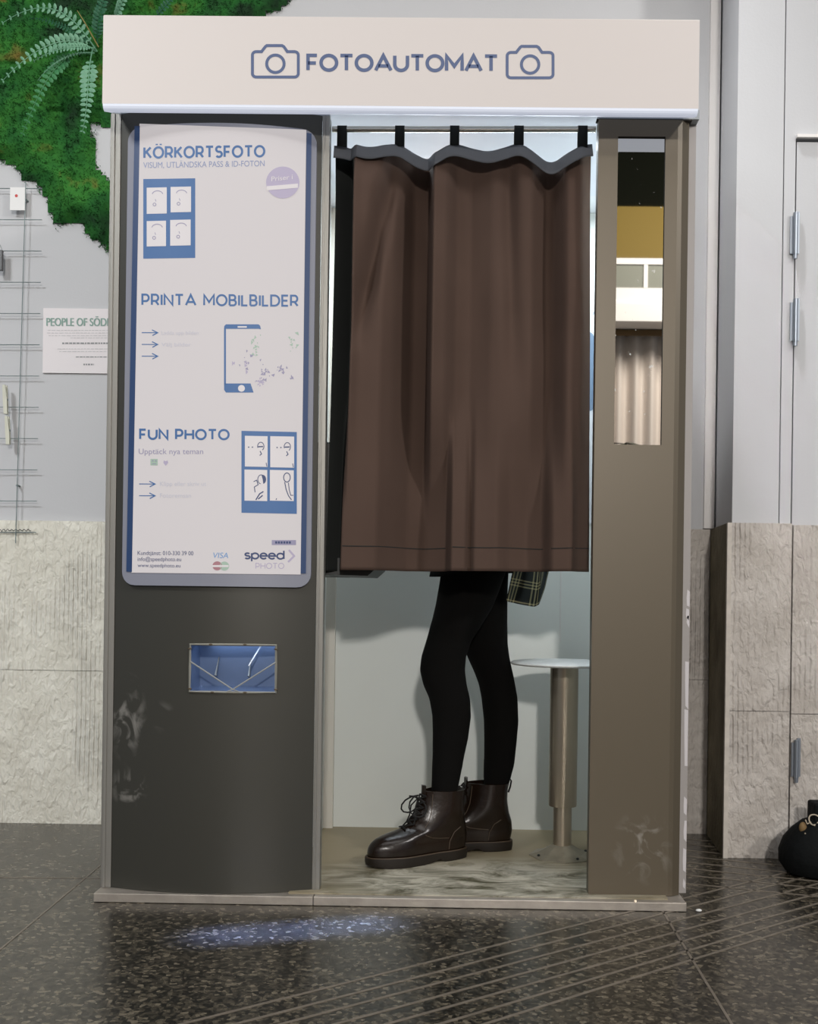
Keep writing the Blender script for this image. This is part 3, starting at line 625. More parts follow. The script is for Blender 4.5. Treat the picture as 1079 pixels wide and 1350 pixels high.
# -------- right cabinet with mirror
x0, x1 = .3265, .533
mx0, mx1 = at(812.5, 380, 0).x, at(875, 380, 0).x; mz0, mz1 = at(842, 586.5, 0).z, at(845, 180.5, 0).z
q = MB(); n_ = 6
prof_x = [(x0, .03), (x0, -.001), (.505, -.003), (.5155, -.001), (x1, .012), (x1, .03)]
hole = [(mx0, mz0), (mx1, mz1)]
for (a, b, c, d) in ((x0, mx0, FZ + .001, 1.766), (mx1, .505, FZ + .001, 1.766), (mx0, mx1, FZ + .001, mz0), (mx0, mx1, mz1, 1.766)):
    q.add([(a, -.002, c), (b, -.002, c), (b, -.002, d), (a, -.002, d)], [(0, 1, 2, 3)])
for (a, b) in (((x0, .03), (x0, -.002)), ((.505, -.002), (.5155, 0)), ((.5155, 0), (x1, .012)), ((x1, .012), (x1, .03))):
    q.add([(a[0], a[1], FZ + .001), (b[0], b[1], FZ + .001), (b[0], b[1], 1.766), (a[0], a[1], 1.766)], [(0, 1, 2, 3)])
cabr = build('right_cabinet_face', q, M_cabR, booth); cabr['label'] = 'narrower brown-grey cabinet face holding the tall slim mirror'
q = MB()
q.add([(mx0, -.002, mz0), (mx1, -.002, mz0), (mx1, -.002, mz1), (mx0, -.002, mz1), (mx0, .006, mz0), (mx1, .006, mz0), (mx1, .006, mz1), (mx0, .006, mz1)], [(0, 1, 5, 4), (1, 2, 6, 5), (2, 3, 7, 6), (3, 0, 4, 7)])
build('mirror_reveal', q, M_dkjoint, cabr)
mm = mat('mirror_silver', (212, 210, 204), .015, 1); n, l, b = nodes(mm); tc = n.new('ShaderNodeTexCoord')
nz = n.new('ShaderNodeTexNoise'); nz.inputs['Scale'].default_value = 60; nz.inputs['Detail'].default_value = 3; l.new(tc.outputs['Object'], nz.inputs['Vector'])
mr = n.new('ShaderNodeMapRange'); mr.inputs[1].default_value = .70; mr.inputs[2].default_value = .74; mr.inputs[3].default_value = 1; mr.inputs[4].default_value = .15; l.new(nz.outputs[0], mr.inputs[0]); l.new(mr.outputs[0], b.inputs['Metallic'])
q = MB(); q.add([(mx0, .004, mz0), (mx1, .004, mz0), (mx1, .004, mz1), (mx0, .004, mz1)], [(0, 1, 2, 3)]); mi_ = build('mirror', q, mm, booth); mi_['label'] = 'tall slim mirror reflecting yellow wall and cream drapes'
q = MB(); q.box((x0 + .002, .0302, FZ + .001), (.499, .034, 1.766)); build('cabinet_back', q, M_inwhite, booth)
q = MB(); q.box((x0 - .004, .0, 1.766), (x1 + .004, .02, 1.7685)); build('cabinet_cap', q, M_dkjoint, booth)
# inner left machine: console, screen housing
q = MB(); q.box((-.345, .12, .735), (-.262, .50, 1.05)); con = build('console', q, M_black, booth, bevel=.004)
q = MB(); a_ = [(-.345, .736), (-.345, .775), (-.16, .775), (-.168, .752), (-.188, .734)]
q.loft([[Vector((x, .105, z)) for x, z in a_], [Vector((x, .46, z)) for x, z in a_]]); build('console_shelf', q, M_black, booth)
# printed sheet on the back panel glimpsed past the curtain edge
q = MB(); q.box((.40, BY - .0032, .90), (.49, BY - .0005, 1.40)); ns = build('inner_notice', q, mat('notice_white', (210, 212, 216), .6), booth)
ncol = mat('notice_blue_grey', (104, 124, 148), .6)
q = MB(); NB = lambda x, y: at(x, y, BY - .0040); 
disc(q, 779, 490, 10, 52, NB); bword(q, 'Å', 782, 415, 788, 415, 8, NB); build('notice_print', q, ncol, ns)
# curtain rod
RY = .045; ra, rb_ = at(434, 170.5, RY), at(790, 170.5, RY)
q = MB(); q.tube([(-.279, RY, ra.z), (.3265, RY, rb_.z)], .0068, 16); build('curtain_rod', q, mat('chromed_steel', (190, 188, 180), .22, .9), booth, smooth=True)

# ------------------------------------------------------------------ curtain
cur = empty('booth_curtain', (.02, RY, .745), 'dark brown curtain hanging from five tabs across the booth doorway', 'curtain')
M_cur = mat('brown_curtain_cloth', (84, 68, 60), .95, spec=.1, bump=.12, bscale=900, var=.12, vscale=5)
M_dkcloth = mat('dark_trim_and_shade_cloth', (44, 46, 45), .95, spec=.1, bump=.1, bscale=900)  # dark tab and seam cloth; on the left strip it paints fold shade
M_band = mat('grey_heading_cloth', (92, 94, 98), .9, spec=.1, bump=.1, bscale=900)
for m_ in (M_cur, M_dkcloth, M_band):
    pass
prof0 = [(430, -.5), (445, -1.5), (464.5, -3.4), (467.5, 2.6), (480, 2.0), (507, 1.8), (522, .6), (545, -2.8), (567, -3.2), (571, 1.8), (590, .9), (604, -.8), (622, -1.2), (650, .0), (683, .5), (702, .2), (724, -2.0), (733, -1.8), (748, .4), (767, .5), (781, -1.3)]
prof1 = [(430, -.5), (445, -1.3), (461, -2.2), (462.5, 2.6), (480, 2.4), (508, 2.0), (520, .8), (545, -1.6), (568, -2.3), (580, -2.0), (598, -1.6), (601, 1.2), (622, .6), (626, -.6), (630, .6), (660, .6), (676, -.6), (700, -1.5), (722, -1.5), (730, .5), (755, .7), (764, -.6), (781, -1.2)]
def foldd(px, v):   # v: 0 top .. 1 bottom
    t = min(1, max(0, (v - .55) / .35)); t = t * t * (3 - 2 * t)
    a = sm(prof0, px, 3.0); b = sm(prof1, px, 3.0); d = lerp(a, b, t)
    py = 190 + v * 562
    # diagonal crease in the upper left
    cx = 520 - (py - 210) * .19
    if py < 470: d -= 1.7 * math.exp(-((px - cx) / 13) ** 2) * min(1, max(0, (470 - py) / 90)) * min(1, (py - 190) / 50)
    cx = 672 + (py - 200) * .03
    if py < 560: d -= .9 * math.exp(-((px - cx) / 12) ** 2) * min(1, max(0, (560 - py) / 150))
    d += .25 * noise.noise(Vector((px * .03, v * 4, 3)))
    k = .45 + .55 * min(1, v / .10)
    return d * .026 * k
TOPW = [(441, 190), (452, 189), (487, 197), (527, 189), (566, 208), (598, 187), (646, 200), (684, 187), (727, 214), (768, 191), (782, 187)]
def cpt(u, v, extra=0):
    pxr = lerp(441, 781.5, u); ptop = sm(TOPW, pxr, 9) + 4
    py = lerp(ptop, 752 + 1.5 * u, v); px = pxr + lerp(0, -14 + 12.5 * u, v ** 1.3)
    vv = (py - 190) / 562
    if u == 0: pass
    p = at(px, py, RY); d = foldd(pxr, vv); return Vector((p.x, RY + .012 - d - extra, p.z))
NU, NV = 230, 110
us = [i / NU for i in range(NU + 1)]
q = MB()
vs = [cpt(u, j / NV) for j in range(NV + 1) for u in us]
fs = []; ms = []
for j in range(NV):
    for i in range(NU):
        q_px = lerp(441, 781.5, (i + .5) / NU); v = (j + .5) / NV
        edge = lerp(467, 462, min(1, max(0, (v - .55) / .35)))
        fs.append((j * (NU + 1) + i, (j + 1) * (NU + 1) + i, (j + 1) * (NU + 1) + i + 1, j * (NU + 1) + i + 1)); ms.append(1 if q_px < edge - 1.2 else 0)  # left strip takes the dark cloth, shade behind the fold as colour
q.v = vs; q.f = fs; q.m = ms
pan = build('curtain_panel', q, [M_cur, M_dkcloth], cur, smooth=False)
for p in pan.data.polygons: p.use_smooth = True
sd = pan.modifiers.new('thick', 'SOLIDIFY'); sd.thickness = .0015; sd.offset = 0
TB = [(441, 206), (462, 206), (487, 204), (515, 203), (560, 225), (580, 216), (610, 197), (645, 207), (665, 201), (700, 209), (725, 214), (745, 209), (782, 192)]
def band(u, v):
    px = lerp(440, 782, u); y0 = sm(TOPW, px, 9); y1 = sm(TB, px, 9); y1 = max(y1, y0 + 19); py = lerp(y0, y1, v)
    d = foldd(px, .0); p = at(px, py, RY - .01); return Vector((p.x, RY - .006 - d * .5 - .016 * v, p.z))
q = MB(); q.grid(band, 120, 5); bo = build('heading_band', q, M_band, cur, smooth=True); sd = bo.modifiers.new('thick', 'SOLIDIFY'); sd.thickness = .002; sd.offset = 0
for px in (451.5, 527.5, 599.8, 684.5, 768.5):
    q = MB(); yt = 165.5; w_ = .0108; X = at(px, 170, RY).x; zt_ = lerp(ra.z, rb_.z, (px - 434) / 356)
    zb_ = at(px, interp(TOPW, px) + 6, RY).z; R_ = .0082
    path = [(RY - .010, zb_)] + [(RY - R_ * math.cos(a), zt_ + R_ * math.sin(a)) for a in [k * math.pi / 6 for k in range(7)]] + [(RY + .010, zb_)]
    vs = []; 
    for (y, z) in path: vs += [(X - w_, y, z), (X + w_, y, z)]
    q.add(vs, [(2 * i, 2 * i + 1, 2 * i + 3, 2 * i + 2) for i in range(len(path) - 1)])
    o = build('tab', q, M_dkcloth, cur, smooth=True); sd = o.modifiers.new('thick', 'SOLIDIFY'); sd.thickness = .0015
q = MB(); q.grid(lambda u, v: (lambda p: Vector((p.x, p.y - .0016, p.z)))(cpt(u, .943 + .0022 * v)), 200, 1); build('hem_seam', q, M_dkcloth, cur)

# ------------------------------------------------------------------ stool
sc = fl(742, 1118, FZ); sx0 = .305; sy0 = .35
stool = empty('booth_stool', (sx0, sy0, F0), 'round white seat on a telescopic brushed steel post inside the booth', 'stool')
q = MB(); q.lathe((sx0, sy0), [(.01, .515), (.128, .515), (.136, .516), (.139, .519), (.1385, .5215), (.134, .524), (.01, .525)], 48); build('seat', q, mat('white_seat', (215, 216, 214), .4), stool, smooth=True)
zt2 = at(745, 1062, sy0).z
q = MB(); q.lathe((sx0, sy0), [(.0355, zt2), (.036, zt2 + .002), (.036, .5145)], 40); build('outer_post', q, M_steel, stool, smooth=True)
q = MB(); q.lathe((sx0, sy0), [(.0235, F0 + .018), (.0235, zt2 + .01)], 32); build('inner_post', q, M_steel, stool, smooth=True)
q = MB(); q.lathe((sx0, sy0), [(.085, F0 + .0003), (.085, F0 + .003), (.06, F0 + .010), (.035, F0 + .024), (.026, F0 + .030), (.024, F0 + .03)], 8); build('base_flange', q, mat('worn_base_metal', (150, 142, 124), .5, .3, var=.3, vscale=30), stool)
for a in (.4, 2.0, 3.6, 5.2):
    q = MB(); q.ball((sx0 + .07 * math.cos(a), sy0 + .07 * math.sin(a), F0 + .008), (.004, .004, .003), 8, 6); build('bolt', q, M_black, stool)

# ------------------------------------------------------------------ person
ANK = {}
def sole_pt(px, py, Y): return at(px, py, Y)
per = empty('person', (.07, .34, F0), 'person in black tights and brown lace-up boots standing behind the curtain', 'person')
def ringxy(c, rx, ry, n=28): return [Vector((c[0] + rx * math.cos(2 * math.pi * k / n), c[1] + ry * math.sin(2 * math.pi * k / n), c[2])) for k in range(n)]
def limb(mb, pts, n=28):   # (center, rx, ry)
    P = []
    for i in range(len(pts) - 1):
        for k in range(5):
            t = k / 5; t2 = t * t * (3 - 2 * t) * .35 + t * .65
            P.append((pts[i][0].lerp(pts[i + 1][0], t), lerp(pts[i][1], pts[i + 1][1], t2), lerp(pts[i][2], pts[i + 1][2], t2)))
    P.append(pts[-1]); mb.loft([ringxy(c, rx, ry, n) for c, rx, ry in P])
def lg(rows, ys):
    out = []
    for (py, xl, xr), Y in zip(rows, ys):
        a, b = at(xl, py, Y), at(xr, py, Y); out.append(((a + b) / 2, (b - a).length / 2, None))
    return out
rows1 = [(1060, 573, 600), (1042, 568.5, 604), (1000, 570, 612), (972, 570.5, 618), (944, 570, 621.5), (921, 566, 620.5), (903, 558, 616), (884, 553.5, 613.5), (866, 555.5, 615), (845, 562, 622), (820, 569, 638), (800, 574, 650), (775, 578.5, 660), (752, 582, 668)]
ys1 = [.298, .297, .293, .29, .286, .283, .28, .276, .276, .28, .285, .29, .295, .30]
rows2 = [(1060, 641, 665), (1042, 637.5, 669.5), (1005, 638, 679), (975, 638.5, 682), (951, 638, 684), (921, 635, 683), (903, 631.5, 680), (888, 626, 677), (868, 617, 672.5), (850, 610, 670), (825, 604, 669.5), (800, 600, 669.5), (775, 602, 670), (752, 604, 671)]
ys2 = [.415, .414, .41, .408, .405, .40, .395, .39, .39, .392, .394, .396, .398, .40]
body = MB()
for rows, ys in ((rows1, ys1), (rows2, ys2)):
    L = [(c, r, min(r, .029 + .004 * i) if i < 5 else r * .98) for i, (c, r, _) in enumerate(lg(rows, ys))]
    top = L[-1][0]
    hipY = .30 if rows is rows1 else .405
    L.append((Vector((lerp(top.x, .105, .6), hipY, .80)), .088, .078)); L.append((Vector((.10, hipY + (.01 if rows is rows1 else -.01), .88)), .10, .085))
    limb(body, L)
T = [((.10, .35, .80), .085, .12), ((.10, .35, .86), .112, .165), ((.095, .35, .93), .115, .168), ((.085, .35, 1.03), .088, .128), ((.07, .35, 1.12), .092, .128), ((.06, .35, 1.24), .108, .15), ((.06, .35, 1.33), .098, .175), ((.065, .35, 1.385), .07, .165), ((.07, .35, 1.415), .05, .08), ((.06, .35, 1.46), .05, .052), ((.05, .35, 1.52), .05, .05)]
limb(body, [(Vector(c), a, b) for c, a, b in T])
body.ball((.035, .35, 1.585), (.092, .074, .112), 24, 16)
body.ball((-.045, .35, 1.575), (.02, .013, .022), 10, 8)      # nose
body.ball((-.015, .35, 1.525), (.045, .045, .03), 12, 8)      # chin
for s in (-1, 1):
    body.ball((.045, .35 + s * .076, 1.578), (.017, .008, .03), 10, 8)
    sh = Vector((.065, .35 + s * .165, 1.355)); el = Vector((.075, .35 + s * .205, 1.10)); wr_ = Vector((-.11, .35 + s * .14, 1.13)); hd = Vector((-.165, .35 + s * .135, 1.135))
    body.tube([sh + Vector((-.0, -s * .03, .01)), sh, sh.lerp(el, .5), el], [.05, .052, .042, .036], 16)
    body.tube([el, el.lerp(wr_, .4), wr_, hd], [.036, .036, .025, .028], 16)
    body.ball(hd + Vector((-.01, 0, 0)), (.038, .032, .017), 14, 10)
    for k, ln_ in enumerate((.048, .056, .052, .042)):
        b0 = hd + Vector((-.03, (k - 1.5) * .0165, .002)); body.tube([b0, b0 + Vector((-ln_ * .6, 0, -.004)), b0 + Vector((-ln_, 0, -.018))], [.0078, .0072, .006], 10)
    b0 = hd + Vector((.0, -s * .026, -.002)); body.tube([b0, b0 + Vector((-.022, -s * .02, -.004)), b0 + Vector((-.045, -s * .024, -.008))], [.009, .0085, .007], 10)
bo = build('body', body, M_black, per)
rm = bo.modifiers.new('r', 'REMESH'); rm.mode = 'VOXEL'; rm.voxel_size = .0065
smo = bo.modifiers.new('s', 'SMOOTH'); smo.factor = .5; smo.iterations = 4
dg = bpy.context.evaluated_depsgraph_get(); me = bpy.data.meshes.new_from_object(bo.evaluated_get(dg)); bo.modifiers.clear(); bo.data = me
M_tight = mat('black_tights', (9, 8, 7), .95, spec=.15, bump=.05, bscale=1200); M_knit = mat('black_knit', (9, 10, 10), .95, spec=.15, bump=.2, bscale=500); M_skin = mat('skin', (214, 168, 142), .5)
me.materials.clear()
for m_ in (M_tight, M_knit, M_skin): me.materials.append(m_)
o_ = ORG[bo.name]
for p in me.polygons:
    c = p.center + o_; p.use_smooth = True
    p.material_index = 0 if c.z < .92 else (2 if (c.z > 1.43 or (c.x < -.115 and c.z > 1.05)) else 1)
M_hair = mat('dark_brown_hair', (48, 34, 26), .6, bump=.5, bscale=120, bstretch=(1, 1, .1))
q = MB(); rings = []
for j in range(12):
    a = math.pi / 2 * (1 - j / 11.5); z = 1.59 + .118 * math.sin(a) if j < 9 else 1.59 + .118 * math.sin(math.pi / 2 * (1 - 8 / 11.5)) - (j - 8) * .04
    r = math.cos(a) if j < 9 else .95 - (j - 9) * .06
    rings.append([Vector((.052 + .096 * r * math.cos(t) * (1 if math.cos(t) > 0 else .55 + .3 * (j < 6)), .35 + .084 * r * math.sin(t), z)) for t in [2 * math.pi * k / 28 for k in range(28)]])
q.loft(rings); build('hair', q, M_hair, per, smooth=True)
for s in (-1, 1):
    q = MB(); q.ball((-.046, .35 + s * .03, 1.592), (.010, .012, .008), 10, 8); ey = build('eye', q, mat('eye_white', (225, 222, 215), .3), per, smooth=True)
q = MB(); q.ball((-.052, .35, 1.54), (.006, .02, .006), 10, 6); build('mouth', q, mat('lips', (170, 96, 88), .5), per, smooth=True)

# short black skirt edge and plaid shirt tail
q = MB(); n_ = 40
def skr(z, rx, ry, cx, ph=0): return [Vector((cx + rx * math.cos(t), .35 + ry * math.sin(t), z)) for t in [2 * math.pi * k / n_ for k in range(n_)]]
hl = at(571, 757, .3)
q.loft([skr(.95, .121, .176, .095), skr(.88, .124, .176, .098), skr(.80, .125, .17, .09), [Vector((p.x, p.y, .738 + .016 * ((p.x + .05) / .25))) for p in skr(.75, .125, .155, .078)]], cap=False)
sk = build('skirt', q, M_knit, per, smooth=True)
def plaid():
    m = mat('plaid_flannel', (24, 30, 26), .9); n, l, b = nodes(m); tc = n.new('ShaderNodeTexCoord'); uv = tc.outputs['UV']
    s = n.new('ShaderNodeSeparateXYZ'); l.new(uv, s.inputs[0]); cur = None
    def line(ax, freq, lo, hi, off=0):
        a = n.new('ShaderNodeMath'); a.operation = 'MULTIPLY_ADD'; a.inputs[1].default_value = freq; a.inputs[2].default_value = off; l.new(s.outputs[ax], a.inputs[0])
        f = n.new('ShaderNodeMath'); f.operation = 'FRACT'; l.new(a.outputs[0], f.inputs[0])
        g = n.new('ShaderNodeMath'); g.operation = 'GREATER_THAN'; g.inputs[1].default_value = lo; l.new(f.outputs[0], g.inputs[0])
        h = n.new('ShaderNodeMath'); h.operation = 'LESS_THAN'; h.inputs[1].default_value = hi; l.new(f.outputs[0], h.inputs[0])
        k = n.new('ShaderNodeMath'); k.operation = 'MULTIPLY'; l.new(g.outputs[0], k.inputs[0]); l.new(h.outputs[0], k.inputs[1]); return k.outputs[0]
    prev = None
    for ax in (0, 1):
        for lo, hi in ((.10, .16), (.24, .30), (.38, .44)):
            o = line(ax, 2.0 if ax == 0 else 1.6, lo, hi, .1)
            if prev is None: prev = o
            else:
                ad = n.new('ShaderNodeMath'); ad.operation = 'ADD'; l.new(prev, ad.inputs[0]); l.new(o, ad.inputs[1]); prev = ad.outputs[0]
    d = n.new('ShaderNodeMath'); d.operation = 'MULTIPLY'; d.inputs[1].default_value = .42; d.use_clamp = True; l.new(prev, d.inputs[0])
    mx = n.new('ShaderNodeMixRGB'); mx.inputs[1].default_value = (*lin((22, 28, 28)), 1); mx.inputs[2].default_value = (*lin((200, 190, 146)), 1); l.new(d.outputs[0], mx.inputs[0]); l.new(mx.outputs[0], b.inputs['Base Color'])
    return m
# shirt tied round the waist: a hanging sheet behind the hips with rolled lower edge
NUs, NVs = 36, 24
def shirt(u, v):  # u along the hem, v from waist down
    bot = [(0, (669, 793)), (.35, (686, 797)), (.6, (704, 800)), (.72, (710, 797)), (.85, (719, 775)), (1, (726, 745))]
    bx_ = interp([(a, b[0]) for a, b in bot], u); by_ = interp([(a, b[1]) for a, b in bot], u)
    Yb = .30 + .16 * u + .012 * math.sin(u * 9)
    if u > .6: Yb = .40 + .05 * (u - .6)
    B = at(bx_, by_, Yb); Tp = Vector((.205 + .012 * math.sin(u * 12), .28 + .16 * u, .95))
    p = Tp.lerp(B, v); bulge = math.sin(math.pi * v) * .018 * math.sin(u * 3.1); fold = .008 * math.sin(u * 16 + v * 3) * v
    return Vector((p.x + bulge, p.y - fold - .02 * math.sin(math.pi * u) * v, p.z))
q = MB(); q.grid(shirt, NUs, NVs); so = build('plaid_shirt', q, plaid(), per, smooth=True)
uvl = so.data.uv_layers.new(name='uv')
for lp in so.data.loops:
    i = lp.vertex_index; uvl.data[lp.index].uv = ((i % (NUs + 1)) / NUs, (i // (NUs + 1)) / NVs * 3.2)
sd = so.modifiers.new('t', 'SOLIDIFY'); sd.thickness = .003; so['label'] = 'black and cream plaid shirt tail hanging behind the thighs'

# boots
M_leather = mat('brown_black_leather', (31, 19, 10), .26, bump=.08, bscale=70, c2=(22, 13, 7), vscale=14, spec=.45)
M_sole = mat('dark_sole', (26, 19, 13), .5); M_welt = mat('welt_stitch', (64, 50, 34), .6); M_lace = mat('black_lace', (16, 15, 14), .8)
XT = [(.022, .188), (.034, .190), (.046, .188), (.058, .180), (.068, .165), (.075, .145), (.081, .120), (.088, .096), (.10, .074), (.118, .058), (.14, .046), (.165, .040), (.19, .040)]
XH = [(.022, -.080), (.05, -.086), (.075, -.084), (.10, -.076), (.13, -.071), (.16, -.072), (.19, -.076)]
def boot(heel, toe):
    heel = Vector(heel); toe = Vector(toe); d = (toe - heel); d.z = 0; d.normalize(); s = Vector((-d.y, d.x, 0)); org = Vector((heel.x, heel.y, F0)) + d * .086
    W = lambda x, y, z: org + d * x + s * y + Vector((0, 0, z))
    b = empty('x', org, '', ''); bpy.data.objects.remove(b)
    def outline(z, n=44, o=0, flat=False):
        zz = .03 if flat else z
        xt, xh = sm(XT, zz, .003) + o, sm(XH, zz, .003) - o; L = xt - xh; out = []
        k = 0 if flat else min(1, max(0, (z - .06) / .06)); sc = 1 if flat else (.96 + .04 * math.sin(min(1, max(0, (z - .02) / .04)) * math.pi)) if z < .06 else 1
        for i in range(n):
            a = 2 * math.pi * i / n; c_, s_ = math.cos(a), math.sin(a); x = xh + L * (.5 + .5 * math.copysign(abs(c_) ** (.9), c_)); t = (x - xh) / L
            foot = interp([(0, .030), (.15, .034), (.35, .031), (.55, .040), (.70, .0475), (.85, .044), (1, .036)], t); shaft = .044 - .003 * max(0, (z - .1) / .1)
            toe_thin = 1
            hw = lerp(foot, shaft, k) + o; y = hw * math.copysign(abs(s_) ** (.72), s_) 
            # taper toward instep ridge: upper slices are narrower in front
            if not flat and z > .055: y *= 1 - .45 * max(0, t - .45) / .55 * min(1, (z - .055) / .03)
            out.append(W(x, y * sc, z))
        return out
    q = MB(); zsl = [.022, .028, .034, .04, .046, .052, .057, .062, .066, .07, .073, .076, .079, .082, .085, .089, .094, .10, .107, .115, .125, .135, .147, .158, .170, .176]
    R = [outline(z) for z in zsl]; R.append(outline(.177, o=-.004)); R.append(outline(.168, o=-.006))
    q.loft(R); up_ = build('boot_upper', q, M_leather, per, smooth=True)
    for p in up_.data.polygons: p.use_smooth = True
    up_['label'] = 'dark brown polished leather ankle boot'
    q = MB()
    def arch(p, z):
        x = (p - org).dot(d); return z
    o0 = outline(0, o=.004, flat=True); o1 = outline(0, o=.006, flat=True)
    def hz(p, z): return Vector((p.x, p.y, F0 + z))
    bot = []
    for p in o0:
        x = (p - org).dot(d); zz = .0005 + .009 * max(0, 1 - ((x - .012) / .022) ** 2) + .006 * max(0, (x - .15) / .045); bot.append(hz(p, zz))
    q.loft([bot, [hz(p, .014) for p in o1], [hz(p, .024) for p in o1], [hz(p, .0245) for p in outline(0, o=0, flat=True)]]); so_ = build('sole', q, M_sole, up_, smooth=True)
    q = MB(); q.tube([hz(p, .0245) for p in outline(0, o=.0035, flat=True)], .0022, 6, closed=True); build('welt', q, M_welt, up_, smooth=True)
    # laces
    q = MB(); zr = [.088, .098, .110, .123, .137, .151, .165]
    pt = lambda z, y: W(sm(XT, z, .003) + .004 - abs(y) * .25, y, z)
    for i, z in enumerate(zr):
        q.tube([pt(z, -.017), pt(z + .003, 0) + d * .003, pt(z, .017)], .0022, 6)
        if i < len(zr) - 1:
            q.tube([pt(z, -.017), pt((z + zr[i + 1]) / 2, 0) + d * .005, pt(zr[i + 1], .017)], .0021, 6); q.tube([pt(z, .017), pt((z + zr[i + 1]) / 2, 0) + d * .006, pt(zr[i + 1], -.017)], .0021, 6)
    k0 = pt(.160, 0) + d * .008
    for sg in (-1, 1):
        loop = [k0 + d * (.030 * math.sin(t) + .012 * t / 3) + s * sg * (.018 + .014 * math.sin(t * .5)) * math.sin(t / 2) + Vector((0, 0, .006 - .024 * (1 - math.cos(t)))) for t in [k * math.pi / 6 for k in range(13)]]
        q.tube(loop, .0021, 6); q.tube([k0, k0 + d * .014 + s * sg * .012 - Vector((0, 0, .02)), k0 + d * .016 + s * sg * .016 - Vector((0, 0, .045)), k0 + d * .022 + s * sg * .02 - Vector((0, 0, .062))], .0019, 6)
    build('laces', q, M_lace, up_, smooth=True)
    q = MB(); tg_ = [(sm(XT, z, .004) + .0015, z) for z in (.10, .12, .14, .16, .178, .19)]
    q.loft([[W(x - .003, -.013, z), W(x + .002, 0, z), W(x - .003, .013, z), W(x - .008, 0, z)] for x, z in tg_]); build('tongue', q, M_leather, up_, smooth=True)
    q = MB(); hx = sm(XH, .17, .002); q.tube([W(hx - .001, 0, .150), W(hx - .006, 0, .165), W(hx - .0085, 0, .180), W(hx - .004, 0, .187), W(hx + .003, 0, .180)], .0026, 6); build('pull_tab', q, M_lace, up_, smooth=True)
    # seam lines (quarter panel and heel counter)
    q = MB()
    for sg in (-1, 1):
        def side(x, z):
            xt, xh = sm(XT, z, .003), sm(XH, z, .003); t = (x - xh) / (xt - xh); t = min(1, max(0, t)); k = min(1, max(0, (z - .06) / .06))
            foot = interp([(0, .030), (.15, .034), (.35, .031), (.55, .040), (.70, .0475), (.85, .044), (1, .036)], t); hw = lerp(foot, .044 - .003 * max(0, (z - .1) / .1), k)
            c_ = 2 * t - 1; c_ = math.copysign(abs(c_) ** (1 / .9), c_); y = hw * (max(0, 1 - c_ * c_) ** .5) ** .72
            if z > .055: y *= 1 - .45 * max(0, t - .45) / .55 * min(1, (z - .055) / .03)
            return W(x, sg * (y + .0006), z)
        q.tube([side(*p) for p in ((.062, .085), (.05, .072), (.03, .064), (.005, .06), (-.02, .058))], .0011, 5)
        q.tube([side(*p) for p in ((-.02, .03), (-.022, .05), (-.034, .072), (-.052, .084))], .0011, 5)
        q.tube([side(*p) for p in ((.05, .09), (.038, .105), (.03, .125), (.026, .15), (.024, .17))], .0011, 5)
    build('seam_stitch', q, M_welt, up_, smooth=True)
    return up_
boot((.056, .335, 0), (-.175, .205, 0))
boot((.180, .415, 0), (-.085, .395, 0))

# ------------------------------------------------------------------ left wall: moss, fern, wire grid, poster
P_moss = [(-95, -88), (-20, -104), (90, -92), (210, -108), (320, -86), (408, -62), (381, 6), (352, 20), (300, 50), (152, 80), (152, 158), (145, 166), (132, 166), (118, 160), (126, 186), (124, 210), (134, 226), (152, 240), (152, 336), (141, 333), (132, 322), (118, 312), (108, 296), (97, 291), (84, 297), (73, 298), (66, 280), (64, 264), (52, 250), (46, 240), (30, 236), (20, 218), (0, 213), (-40, 206), (-84, 188), (-96, 140), (-128, 96), (-112, 30), (-134, -34)]
def inside(x, y, poly_):
    c = False; j = len(poly_) - 1
    for i in range(len(poly_)):
        xi, yi = poly_[i]; xj, yj = poly_[j]
        if (yi > y) != (yj > y) and x < (xj - xi) * (y - yi) / (yj - yi) + xi: c = not c
        j = i
    return c
def edist(x, y, poly_):
    m_ = 1e9
    for i in range(len(poly_)):
        x0, y0 = poly_[i]; x1, y1 = poly_[(i + 1) % len(poly_)]; dx, dy = x1 - x0, y1 - y0; t = max(0, min(1, ((x - x0) * dx + (y - y0) * dy) / (dx * dx + dy * dy))); m_ = min(m_, math.hypot(x - x0 - t * dx, y - y0 - t * dy))
    return m_
def moss_mat():
    m = mat('moss_green', (36, 110, 30), .9); n, l, b = nodes(m); tc = n.new('ShaderNodeTexCoord')
    nz = n.new('ShaderNodeTexNoise'); nz.inputs['Scale'].default_value = 9; nz.inputs['Detail'].default_value = 7; l.new(tc.outputs['Object'], nz.inputs['Vector'])
    r = n.new('ShaderNodeValToRGB'); e = r.color_ramp.elements; e[0].position = .32; e[0].color = (*lin((8, 48, 18)), 1); e[1].position = .72; e[1].color = (*lin((112, 98, 38)), 1)
    k = e.new(.46); k.color = (*lin((18, 88, 26)), 1); k = e.new(.60); k.color = (*lin((42, 110, 32)), 1)
    l.new(nz.outputs[0], r.inputs[0]); l.new(r.outputs[0], b.inputs['Base Color']); return m
random.seed(11)
moss = empty('moss_panel', (-1.2, WY - .01, 1.6), 'thick green moss patch on the wall at the upper left of the booth', 'moss')
moss['kind'] = 'stuff'
q = MB(); stp = 7; idx = {}
def mdep(x, y):
    e = min(1, edist(x, y, P_moss) / 22); return WY - .004 - e * (.034 + .03 * noise.noise(Vector((x * .02, y * .02, 0))) + .015 * noise.noise(Vector((x * .09, y * .09, 4))))
gx = list(range(-140, 412, stp)); gy = list(range(-112, 340, stp)); vs = []; fs = []
for y in gy:
    for x in gx:
        if inside(x, y, P_moss) or edist(x, y, P_moss) < 3: idx[(x, y)] = len(vs); vs.append(at(x, y, mdep(x, y) if inside(x, y, P_moss) else WY - .004))
